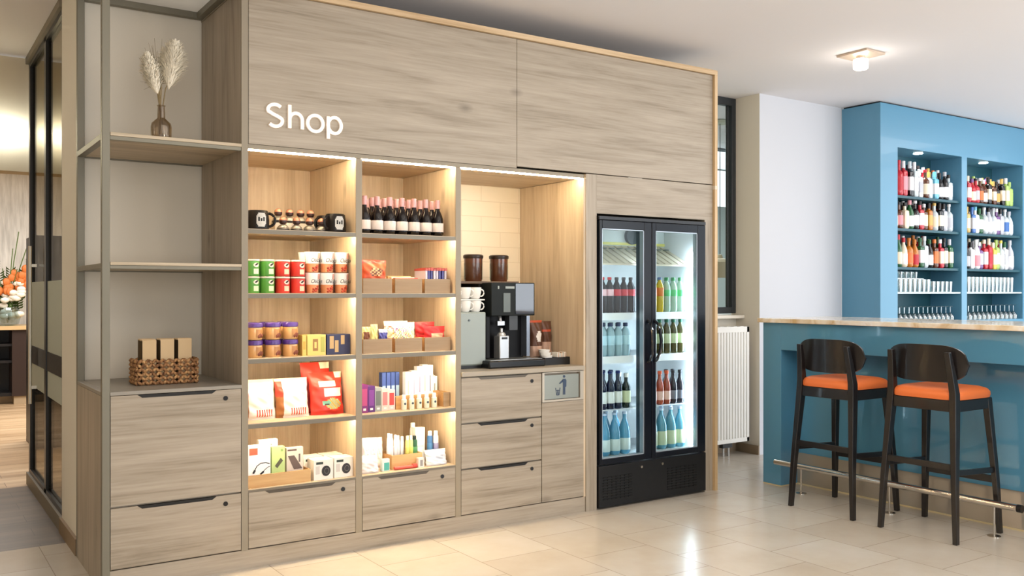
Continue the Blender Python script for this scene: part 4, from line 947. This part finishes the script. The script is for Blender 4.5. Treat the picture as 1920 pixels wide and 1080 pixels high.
pouch('sweet_packet', 'small yellow packet with a brown picture in the first sweet tray', 'sweet packet', 2.070, 2.120, 4.51, S3+.006, 1.165, .02, lambda u, v: 1 if .3 < v < .8 and abs(u) < .7 else 0, YB_)
pouch('sweet_packet', 'plain pale yellow packet in the first sweet tray', 'sweet packet', 2.126, 2.168, 4.52, S3+.006, 1.178, .02, lambda u, v: 0, [mat((232,222,150), .4)])
pouch('sweet_packet', 'small blue packet in the first sweet tray', 'sweet packet', 2.174, 2.226, 4.52, S3+.006, 1.150, .02, lambda u, v: 1 if v > .85 else 0, [mat((74,80,150), .4), mat((200,200,220), .4)])
cols = [mat(c, .4) for c in ((246,236,206),(226,120,110),(236,200,90),(130,160,90),(150,110,160),(240,206,150))]
def zs_(u, v): return 0 if (v > .88 or v < .15) else (int(abs(math.sin(u*37.7+v*91.3)*43758.5)) % 6 if int((u+1)*12+v*14) % 2 else 0)
pouch('sweet_packet', 'cream sweet packet with a confetti print in the middle tray', 'sweet packet', 2.256, 2.350, 4.52, S3+.006, 1.180, .03, zs_, cols, nu=18, nv=18)
pouch('sweet_packet', 'pale sweet packet with pastel dots in the middle tray', 'sweet packet', 2.330, 2.412, 4.56, S3+.006, 1.184, .03, zs_, [cols[0],cols[5],cols[0],cols[2],cols[0],cols[5]], nu=18, nv=18)
pouch('sweet_packet', 'cream packet half hidden in the middle sweet tray', 'sweet packet', 2.252, 2.40, 4.62, S3+.006, 1.190, .03, zs_, [cols[0],cols[0],cols[5],cols[0],cols[1],cols[0]], nu=18, nv=18)
RD = [mat((206,44,48), .35), mat((236,190,150), .4), mat((170,40,40), .4)]
pouch('sweet_packet', 'red sweet packet in the front of the third sweet tray', 'sweet packet', 2.448, 2.582, 4.52, S3+.006, 1.160, .03, lambda u, v: 1 if .3 < v < .72 and -.4 < u < .8 else 0, RD)
pouch('sweet_packet', 'taller red sweet packet behind in the third sweet tray', 'sweet packet', 2.436, 2.56, 4.60, S3+.006, 1.182, .03, lambda u, v: 2 if .5 < v < .6 else 0, RD)
# fourth shelf: toiletries
for i, (c, c2, lb) in enumerate((((120,40,110), (176,70,120), 'purple toiletries box against the upright'), ((84,40,110), (120,60,140), 'deep violet toiletries box with a white top'), ((150,156,150), (96,104,100), 'grey toiletries box beside the violet one'), ((216,196,186), (206,120,120), 'pale pink toiletries box'), ((226,196,190), (200,64,60), 'pink toiletries box with a red corner'))):
    x = 2.062+.044*i
    carton('toiletry_box', lb, 'box', x, x+.040, 4.50+.008*i, 4.60, S4, S4+.150-.010*i, c, [('print',.15,.85,.25,.85,c2),('mark',.3,.7,.08,.16,(230,220,220))])
for i in range(4):
    x = 2.262+.028*i
    carton('toothbrush_pack', f'blue and pale toothbrush pack, {ORD[i]} in the row behind the boxes', 'toothbrush pack', x, x+.024, 4.66, 4.70, S4, .900, (60,84,150), [('lower_print',.1,.9,.30,.62,(170,200,220)),('dark_foot',.1,.9,.05,.25,(50,60,90))], 'blue toothbrush packs')
for i, (x, h, w) in enumerate(((2.378,.20,.036),(2.418,.205,.034),(2.456,.228,.034),(2.492,.236,.034),(2.528,.232,.034),(2.560,.165,.032))):
    carton('toothpaste_box', f'tall white toothpaste box, {ORD[i]} in the upright row', 'box', x, x+w, 4.60+.004*i, 4.64+.004*i, S4+.030*0, S4+h*.98, (246,246,246), [('stripe',.38,.52,.35,.75,[(200,206,160),(190,160,180),(110,110,160),(150,190,160),(90,90,120),(90,110,90)][i])], 'white toothpaste boxes')
tray(2.285, 2.545, 4.535, 4.585, S4, .775, 'low wooden tray between the toiletry boxes and the small bottles')
sb = None
for i in range(5):
    x = 2.318+.047*i
    lb = f'small white bottle with a dark round mark, {ORD[i]} in the front line'
    if sb is None:
        sb = t = thing('lotion_bottle', lb, 'bottle', (x, 4.505, S4), 'small white lotion bottles')
        B().lathe([(.014,0),(.0155,.003),(.0155,.055),(.010,.062)], (x,4.505), 16, S4).obj('bottle_body', mat((236,234,214), .35), t)
        B().lathe([(.011,0),(.011,.020),(.009,.022)], (x,4.505), 14, S4+.060).obj('cap', mat((244,244,240), .35), t)
        n = 12; B().prismY([(x+.0065*math.cos(2*math.pi*k/n), S4+.034+.0065*math.sin(2*math.pi*k/n)) for k in range(n)], 4.4885, 4.4905).obj('round_mark', mat((60,76,84), .4), t)
    else: clone(sb, (x, 4.505, S4), lb)
tray(2.562, 2.602, 4.495, 4.62, S4, .788, 'small wooden tray with razors at the end of the toiletry shelf', WSMOKE)
for i in range(4):
    pouch('razor_pack', f'white blister pack, {ORD[i]} behind the small wooden tray', 'razor pack', 2.545-.004*i, 2.600-.004*i, 4.635+.014*i, S4, .868+.004*i, .008, lambda u, v: 1 if abs(u-.1) < .12 and .25 < v < .6 else 0, [mat((244,242,238), .35), mat((84,84,90), .4)], tilt=.02, group='white razor packs', nu=8, nv=10)
# fifth shelf: hygiene items
tray(2.245, 2.432, 4.505, 4.66, S5, .462, 'pale wooden tray holding tubes and bottles on the lowest shelf')
def tube_pack(name, label, cat, x, y, z, h, r, c, c2, cap, group=None):
    t = thing(name, label, cat, (x,y,z), group)
    B().lathe([(r*.92,0),(r,.004),(r,h*.80),(r*.85,h*.86)], (x,y), 16, z).obj('tube_body', mat(c, .35), t)
    B().lathe([(r*.70,0),(r*.72,.002),(r*.72,h*.13),(r*.62,h*.145)], (x,y), 14, z+h*.855).obj('cap', mat(cap, .35), t)
    B().lathe([(r+.0004,0),(r+.001,.001),(r+.001,h*.32),(r+.0004,h*.322)], (x,y), 16, z+h*.30).obj('label', mat(c2, .4), t); return t
for i, (x, c2, h) in enumerate(((2.078,(150,160,200),.178),(2.104,(220,222,230),.170))):
    tube_pack('shower_gel_tube', ['white shower tube with a blue print at the upright','white shower tube with a faint print behind the cotton bags'][i], 'tube', x, 4.58+.03*i, S5, h, .017, (242,240,240), c2, (246,246,246))
for i, x in enumerate((2.120, 2.165, 2.205)):
    pouch('cotton_bag', ['white cotton bag just behind the front pouch','white cotton bag in the middle of the lowest shelf','pale pink cotton bag touching the tubes'][i], 'cotton bag', x-.020, x+.030, 4.57+.014*i, S5, .560-.004*i, .035, lambda u, v: 1 if .3 < v < .7 and abs(u) < .5 and int(v*20) % 3 == 0 else 0, [mat([(244,240,238),(240,236,230),(236,220,210)][i], .4), mat((206,200,196), .4)], tilt=.05)
pouch('wipes_pouch', 'flat white wipes pouch lying at the front beside the upright', 'wipes', 2.050, 2.165, 4.50, S5, .475, .06, lambda u, v: 1 if .3 < v < .6 and abs(u) < .4 else 0, [mat((244,236,232), .4), mat((230,214,212), .4)], tilt=.25)
carton('plaster_pack', 'small teal and white pack in front of the cotton bags', 'box', 2.178, 2.222, 4.485, 4.51, S5, .452, (214,228,220), [('teal_print',.25,.95,.08,.70,(80,170,160))])
for i in range(5):
    tube_pack('hair_gel_tube', f'slim white tube, {ORD[i]} of the upright tubes in the pale tray', 'tube', 2.262+.021*i, 4.58+.01*(i % 2), S5+.005, .182-.006*i, .0105, (246,244,244), (232,232,238), (248,248,248), 'slim white tubes')
for i in range(2):
    tube_pack('hand_cream_tube', f'yellow cream tube, {ORD[i]} beside the green can', 'tube', 2.360+.022*i, 4.545, S5+.005, .165, .0115, (232,226,140), (216,212,120), (244,242,200), 'yellow cream tubes')
tube_pack('shaving_foam_can', 'dark green shaving can standing in the pale tray', 'can', 2.410, 4.56, S5+.005, .160, .018, (40,84,60), (90,150,100), (36,48,44))
carton('tissue_box', 'tall white medicine box with grey text behind the pale tray', 'box', 2.440, 2.500, 4.60, 4.64, S5, .585, (244,244,242), [('text_block',.2,.7,.62,.68,(196,200,206)),('text_block',.2,.8,.45,.5,(206,208,212))])
tube_pack('deodorant_can', 'white spray can with a round white lid behind the blue can', 'can', 2.475, 4.70, S5, .215, .019, (240,240,240), (226,226,230), (250,246,240))
tube_pack('deodorant_can', 'blue and white deodorant spray can on the lowest shelf', 'can', 2.518, 4.575, S5, .180, .016, (60,104,156), (70,120,170), (244,244,244))
tube_pack('deodorant_can', 'white deodorant spray can with a violet mark', 'can', 2.556, 4.575, S5, .178, .016, (238,242,244), (150,150,190), (248,248,248))
pouch('tissue_pack', 'white tissue packet lying in front of the spray cans', 'tissue pack', 2.452, 2.585, 4.50, S5, .470, .06, lambda u, v: 1 if .4 < v < .65 and -.3 < u < .5 else 0, [mat((242,242,244), .4), mat((206,212,224), .4)], tilt=.22)
t = thing('toothpaste_tube', 'red toothpaste tube lying in front of the pale tray', 'tube', (2.30, 4.49, S5))
B().tube([(2.250,4.485,S5+.0105),(2.36,4.485,S5+.0105)], .010, 12).obj('tube_body', mat((214,90,76), .35), t)
B().tube([(2.360,4.485,S5+.0125),(2.385,4.485,S5+.0125)], .012, 12).obj('cap', mat((200,60,54), .35), t)
carton('travel_kit', 'small white travel box with grey print beside the red tube', 'box', 2.392, 2.428, 4.475, 4.50, S5, .438, (232,222,214), [('print',.3,.75,.15,.8,(150,146,144))])
# ================================================================== BAR
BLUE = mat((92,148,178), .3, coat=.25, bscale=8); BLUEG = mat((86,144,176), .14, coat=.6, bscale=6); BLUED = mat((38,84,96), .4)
def marble():
    m, nt, b, N, L = nodes('veined_stone'); tc = N('ShaderNodeTexCoord'); n = N('ShaderNodeTexNoise'); n.inputs['Scale'].default_value = 6; n.inputs['Detail'].default_value = 8; n.inputs['Distortion'].default_value = 1.2
    L(tc.outputs['Object'], n.inputs['Vector']); r = ramp(nt, [(.3, (206,176,130)), (.48, (236,222,198)), (.62, (244,238,228)), (.8, (214,186,146))]); L(n.outputs['Fac'], r.inputs[0]); L(r.outputs[0], b.inputs['Base Color']); b.inputs['Roughness'].default_value = .12; return m
CX0 = 5.11; YE = 4.407
t = thing('bar_counter', 'long blue bar counter with a recessed front and kick panel', 'bar counter', (5.5, 3.0, 0))
B().box(CX0, 5.85, 4.25, YE, .008, 1.137).obj('end_panel', BLUEG, t, bevel=.002)
B().box(CX0, CX0+.03, 1.2, 4.25, .950, 1.137).obj('fascia', BLUEG, t, bevel=.002)
B().box(CX0+.03, 5.85, 1.2, 4.25, .950, .97).obj('soffit', BLUEG, t)
bp_ = B().box(5.28, 5.31, 1.2, 4.25, .225, .950).obj('front_panel', BLUEG, t)
B().box(5.283, 5.31, 1.2, 4.25, 0, .225).obj('kick_panel', mat((176,166,152), .12, .35), t)
B().box(CX0, 5.85, 4.249, YE, 0, .0085).box(5.28, 5.29, 1.2, 4.25, 0, .010).obj('base_strip', mat((206,190,150), .4), t)
tag(B().box(5.075, 5.86, 1.2, 4.43, 1.1375, 1.168).obj('countertop', marble(), bevel=.003), 'cream veined stone top lying on the blue bar counter', 'countertop')
t = thing('foot_rail', 'brushed steel foot rail on thin posts along the bar counter', 'foot rail', (5.05, 3.4, .18))
B().tube([(5.05, 4.249, .180), (5.05, 2.60, .180)], .0195, 20).obj('rail', mat((214,208,200), .22, 1), t)
B().tube([(5.05, 2.60, .180), (5.05, 2.575, .180)], .0215, 20).obj('end_cap', mat((16,14,14), .4), t)
for y in (4.03, 3.372, 2.728):
    p = B().tube([(5.05, y, .006), (5.05, y, .165)], .0065, 10).obj('post', CHROME, t)
    B().lathe([(.035,0),(.035,.004),(.008,.008)], (5.05, y), 20, .0).obj('floor_plate', CHROME, p)
# ---- stools
DW = mat((27,23,23), .3, coat=.2); LEA = mat((224,116,58), .42, bump=.08, bscale=160)
def make_stool(cy, label):
    t = thing('bar_stool', label, 'bar stool', (4.93, cy, 0), 'dark bar stools with orange seats')
    def L(x, y, z): return (x, cy+y, z)
    for s in (-1, 1):
        B().sweep([L(4.708, s*.226, 0), L(4.722, s*.212, .30), L(4.757, s*.190, .70), L(4.762, s*.186, .80), L(4.742, s*.176, .93), L(4.722, s*.170, 1.025)], [(.015,.0125),(.018,.015),(.024,.019),(.023,.019),(.018,.017),(.013,.015)]).obj('leg', DW, t, bevel=.003)
        B().sweep([L(5.145, s*.226, 0), L(5.130, s*.212, .30), L(5.093, s*.181, .7615)], [(.015,.0125),(.018,.015),(.022,.019)]).obj('leg', DW, t, bevel=.003)
    B().box(4.765, 5.095, cy-.200, cy-.178, .700, .762).box(4.765, 5.095, cy+.178, cy+.200, .700, .762).box(4.745, 4.768, cy-.19, cy+.19, .700, .762).box(5.092, 5.115, cy-.19, cy+.19, .700, .762).obj('seat_frame', DW, t, bevel=.003)
    # cushion: rounded square, domed
    b = B(); n = 40; rings = [(1.0, .764), (1.018, .778), (1.01, .796), (.95, .812), (.80, .823), (.5, .829), (.001, .831)]
    k = 0
    for sc, z in rings:
        for i in range(n):
            a = 2*math.pi*i/n; c, s = math.cos(a), math.sin(a); e = .32
            b.v.append((4.938+.195*sc*math.copysign(abs(c)**e, c), cy+.205*sc*math.copysign(abs(s)**e, s)*(1+.02*c), z))
    for j in range(len(rings)-1):
        for i in range(n): b.f.append((j*n+i, j*n+(i+1) % n, (j+1)*n+(i+1) % n, (j+1)*n+i)); b.m.append(0)
    b.f.append(tuple(reversed(range(n)))); b.m.append(0)
    b.obj('seat', LEA, t, sharp=60)
    # curved plywood backrest with rounded ends
    b = B(); nu, nv = 28, 10; th = .012
    for s in (0, 1):
        for j in range(nv+1):
            for i in range(nu+1):
                u, v = -1+2*i/nu, -1+2*j/nv
                hh = .103*(max(0, 1-abs(u)**4.2))**.5
                y = cy+u*.243; x = 4.754-.004*v+.048*u*u+s*th
                b.v.append((x, y, .958+v*hh))
    q = (nu+1)*(nv+1)
    for j in range(nv):
        for i in range(nu):
            a = j*(nu+1)+i
            b.f += [(a, a+nu+1, a+nu+2, a+1), (q+a, q+a+1, q+a+nu+2, q+a+nu+1)]; b.m += [0, 0]
    for i in range(nu):
        for a in (i, nv*(nu+1)+i): b.f.append((a, a+1, q+a+1, q+a)); b.m.append(0)
    for j in range(nv):
        for a in (j*(nu+1), j*(nu+1)+nu): b.f.append((a, a+nu+1, q+a+nu+1, q+a)); b.m.append(0)
    b.obj('backrest', DW, t, sharp=50)
    for nm_, p0, p1, w, h in (('stretcher', L(4.727,-.20,.405), L(4.727,.20,.405), .018, .034), ('stretcher', L(4.735,-.205,.375), L(5.12,-.205,.355), .018, .030), ('stretcher', L(4.735,.205,.375), L(5.12,.205,.355), .018, .030), ('foot_bar', L(5.131,-.205,.300), L(5.131,.205,.300), .020, .040)):
        B().bar(p0, p1, w, h).obj(nm_, DW, t, bevel=.002)
    return t
make_stool(3.61, 'dark wooden bar stool with orange seat closer to the white pier')
make_stool(2.974, 'dark wooden bar stool with orange seat standing at the foot rail end')
# ---- back bar
BX = 7.042; BY = 4.789; BK = 5.10
t = thing('back_bar_cabinet', 'tall blue back bar cabinet with two open bottle bays', 'cabinet', (8.4, 4.95, 0))
z1 = 2.985; Z1 = 2.62
B().box(BX, 7.292, BY, 5.175, 0, z1).box(8.299, 8.389, BY, BK, 0, z1).box(9.400, 10.3, BY, 5.175, 0, z1).box(7.292, 8.299, BY, 5.175, Z1, z1).box(8.389, 9.400, BY, 5.175, Z1, z1).box(7.292, 8.299, BY, BK, 0, 1.085).box(8.389, 9.400, BY, BK, 0, 1.085).obj('carcass', BLUE, t)
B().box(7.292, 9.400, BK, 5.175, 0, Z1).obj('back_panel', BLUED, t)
B().box(BX+.02, 10.3, BY+.02, 5.17, z1, 2.9995).obj('shadow_gap', mat((30,44,54), .6), t)
SZ = [2.206, 1.915, 1.573]
for a, b_ in ((7.2925, 8.2985), (8.3895, 9.3995)):
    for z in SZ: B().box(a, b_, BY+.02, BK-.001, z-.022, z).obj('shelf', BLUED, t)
    B().box(a, b_, BY+.01, BK-.001, 1.338, 1.352).obj('glass_shelf', mat((214,232,232), .2, coat=.3), t)
    cx_ = (a+b_)/2
    d = B().lathe([(.038,0),(.042,-.003),(.001,-.0035)], (cx_-.02, 4.90), 20, Z1-.001).obj('downlight', mat((255,250,240), .5, emit=18), t)
    l = bpy.data.lights.new('bay_downlight', 'SPOT'); l.energy = 5; l.spot_size = R(130); l.spot_blend = .6; l.color = (1,.97,.92); l.shadow_soft_size = .03
    lo = bpy.data.objects.new('bay_downlight', l); COL.objects.link(lo); lo.location = (cx_-.02, 4.90, Z1-.02)
# spirit bottles: one mesh each, body / label / cap
BC = {'white':(236,236,238), 'clear':(200,210,214), 'red':(190,34,48), 'pink':(226,150,160), 'black':(22,20,22), 'brown':(92,48,24), 'amber':(196,116,34), 'green':(34,92,52), 'lime':(176,206,110), 'blue':(60,110,180), 'sky':(110,186,214), 'orange':(226,120,60), 'cream':(236,222,196), 'gold':(206,170,90), 'yellow':(232,206,90), 'violet':(120,84,140), 'silver':(190,192,200)}
def spirit(x, y, z, h, r, style, body, lab, cap, label, group):
    seg = 18; pr = dict(lab=(.14,.50), sh=.58, nk=.72, cap=.90)
    if style == 1: pr = dict(lab=(.10,.46), sh=.50, nk=.78, cap=.84)
    elif style == 2: pr = dict(lab=(.16,.58), sh=.66, nk=.72, cap=.86)
    elif style == 3: pr = dict(lab=(.18,.56), sh=.68, nk=.76, cap=.80)
    p, m = bottle_bands(h, r, r*.38, **pr)
    b = B(); b.lathe(p, (0,0), seg, 0, m)
    if style in (2, 3):      # squared shoulders
        for i, (a, c, d) in enumerate(b.v):
            rr = math.hypot(a, c)
            if rr > r*.6:
                th = math.atan2(c, a); k = 1/max(abs(math.cos(th)), abs(math.sin(th))); k = min(k, 1.22)*.88; b.v[i] = (a*k, c*k, d)
    tr = .0 if body in ('white','black','cream') else 0
    o = b.obj('spirit_bottle', [mat(BC[body], .1, coat=.4), mat(BC[lab], .4), mat(BC[cap], .35)])
    o.location = (x, y, z); tag(o, label, 'bottle', group); return o
def T(s): return [tuple(q.split('/')) for q in s.split()]
rowsB = {
 (0,0): (.275, T('white/cream/orange red/red/red red/pink/white black/white/clear clear/white/white white/silver/white brown/cream/red clear/white/gold sky/white/sky black/white/black black/white/silver clear/white/black')),
 (0,1): (.255, T('amber/cream/orange brown/pink/black cream/cream/black green/white/pink black/white/white red/white/black brown/cream/white amber/gold/black clear/cream/gold black/cream/black silver/white/black clear/silver/white')),
 (0,2): (.270, T('brown/cream/black green/cream/red cream/white/red amber/orange/amber amber/red/amber green/white/green clear/white/white black/white/green brown/orange/orange red/cream/white black/cream/black green/cream/silver')),
 (1,0): (.250, T('brown/cream/gold red/white/cream red/cream/violet red/silver/black brown/orange/white brown/white/white black/cream/black brown/cream/gold black/gold/black black/cream/gold lime/cream/white lime/lime/lime')),
 (1,1): (.262, T('brown/orange/black gold/cream/gold blue/silver/blue white/white/sky green/white/green clear/white/white silver/white/black clear/white/silver violet/white/white silver/white/black clear/blue/white clear/white/silver')),
 (1,2): (.275, T('amber/yellow/white black/silver/black white/white/black white/pink/white violet/silver/white red/white/cream red/red/cream yellow/cream/cream lime/cream/lime clear/white/yellow white/silver/green silver/white/silver')),
}
bays_ = ['bay beside the pier', 'far bay']; sh_n = ['top', 'second', 'third']; bayn = ['the bay next to the pier', 'the far bay']; bays = [(7.292, 8.299), (8.389, 9.400)]
rnd = random.Random(3)
for (bay, s), (hh, lst) in rowsB.items():
    a, b_ = bays[bay]; n = len(lst); z = SZ[s]+.0006
    span = .93 if bay == 0 else .90
    for i, (body, lab, cap) in enumerate(lst):
        x = a+.046+i*(span-.06)/(n-1)
        h = hh*(rnd.uniform(.92, 1.12) if not (bay == 0 and s == 0) else (1.16 if i < 5 else rnd.uniform(.86,.98)))
        h = min(h, (.36, .262, .305)[s])
        r = rnd.uniform(.0335, .0385)
        if i+1 < n or True: spirit(x, 4.862+rnd.uniform(-.008,.008), z, h, r, rnd.randrange(4), body, lab, cap, f'{body} bottle, {lab} label, {cap} cap, {ORD[i]} from left, {sh_n[s]} shelf, {bays_[bay]}', f'spirit bottles on the {sh_n[s]} shelf of {bayn[bay]}')
    for i in range(n-1):
        body, lab, cap = lst[(i*5+3) % n]; x = a+.086+i*(span-.06)/(n-1)
        spirit(x, 4.95, z, min((.33, .262, .30)[s], hh*rnd.uniform(1.0, 1.14)), .033, rnd.randrange(4), body, lab, cap, f'{body} bottle, {ORD[i]} from left in the back row, {sh_n[s]} shelf, {bays_[bay]}', f'back row bottles on the {sh_n[s]} shelf of {bayn[bay]}')
# glasses
GW = clearglass('bar_glass', (214,228,230), .30)
def gmesh(name, prof, seg=16):
    b = B().lathe(prof, (0,0), seg, 0); o = b.obj(name, GW); return o
def glass_row(name, cat, prof, xs, ys, z, what, group):
    pr = gmesh(name, prof); n = 0
    for j, y in enumerate(ys):
        for i, x in enumerate(xs):
            o = pr if n == 0 else pr.copy()
            if n: COL.objects.link(o)
            o.location = (x, y, z); tag(o, f'{what}, {ORD[i]} in the {rown[j]}', cat, group); n += 1
tumb = lambda r, h: [(r*.8,0),(r,h),(r*.93,h),(r*.74,.008),(.001,.007)]
stemup = lambda r, h: [(r*.85,0),(r*.78,.003),(.004,.006),(.0035,h*.45),(r*.5,h*.5),(r,h*.72),(r*.9,h),(r*.86,h),(r*.95,h*.72),(r*.4,h*.52),(.001,h*.5)]
inv = lambda p, h: [(a, h-b) for a, b in p]
zg = 1.3525
glass_row('tumbler', 'glass', tumb(.033,.115), [7.335+.071*i for i in range(8)], (4.85, 4.93, 5.01), zg, 'clear tumbler under the thin glass tray', 'tumblers on the white glass shelf')
tag(B().box(7.30, 7.72, 4.81, 5.06, 1.4685, 1.474).obj('glass_tray', mat((220,236,238), .2, coat=.3)), 'thin glass tray lying across the tumblers in the bay next to the pier', 'tray')
glass_row('tumbler', 'glass', tumb(.030,.058), [7.335+.075*i for i in range(5)], (4.85, 4.93), 1.4745, 'short glass standing on the thin glass tray', 'short glasses on the glass tray')
glass_row('tumbler', 'glass', tumb(.030,.098), [7.915+.070*i for i in range(5)], (4.85, 4.93), zg, 'small tumbler past the glass tray', 'small tumblers past the tray')
glass_row('highball_glass', 'glass', tumb(.031,.145), [8.43+.071*i for i in range(13)], (4.85, 4.93, 5.01), zg, 'tall highball glass in the far bay', 'highball glasses of the far bay')
glass_row('wine_glass', 'glass', inv(stemup(.036,.135), .135), [7.335+.073*i for i in range(13)], (4.85, 4.94), 1.0855, 'upturned stemmed glass in the bay by the pier', 'upturned stem glasses of the bay next to the pier')
glass_row('wine_glass', 'glass', inv(stemup(.038,.140), .140), [8.435+.082*i for i in range(12)], (4.85, 4.94), 1.0855, 'upturned stemmed glass at the bottom of the far bay', 'upturned stem glasses of the far bay')
for o in list(bpy.data.objects):
    if o.users_collection and o.parent is None and o.type == 'MESH' and 'label' not in o and 'kind' not in o: print('UNTAGGED', o.name)
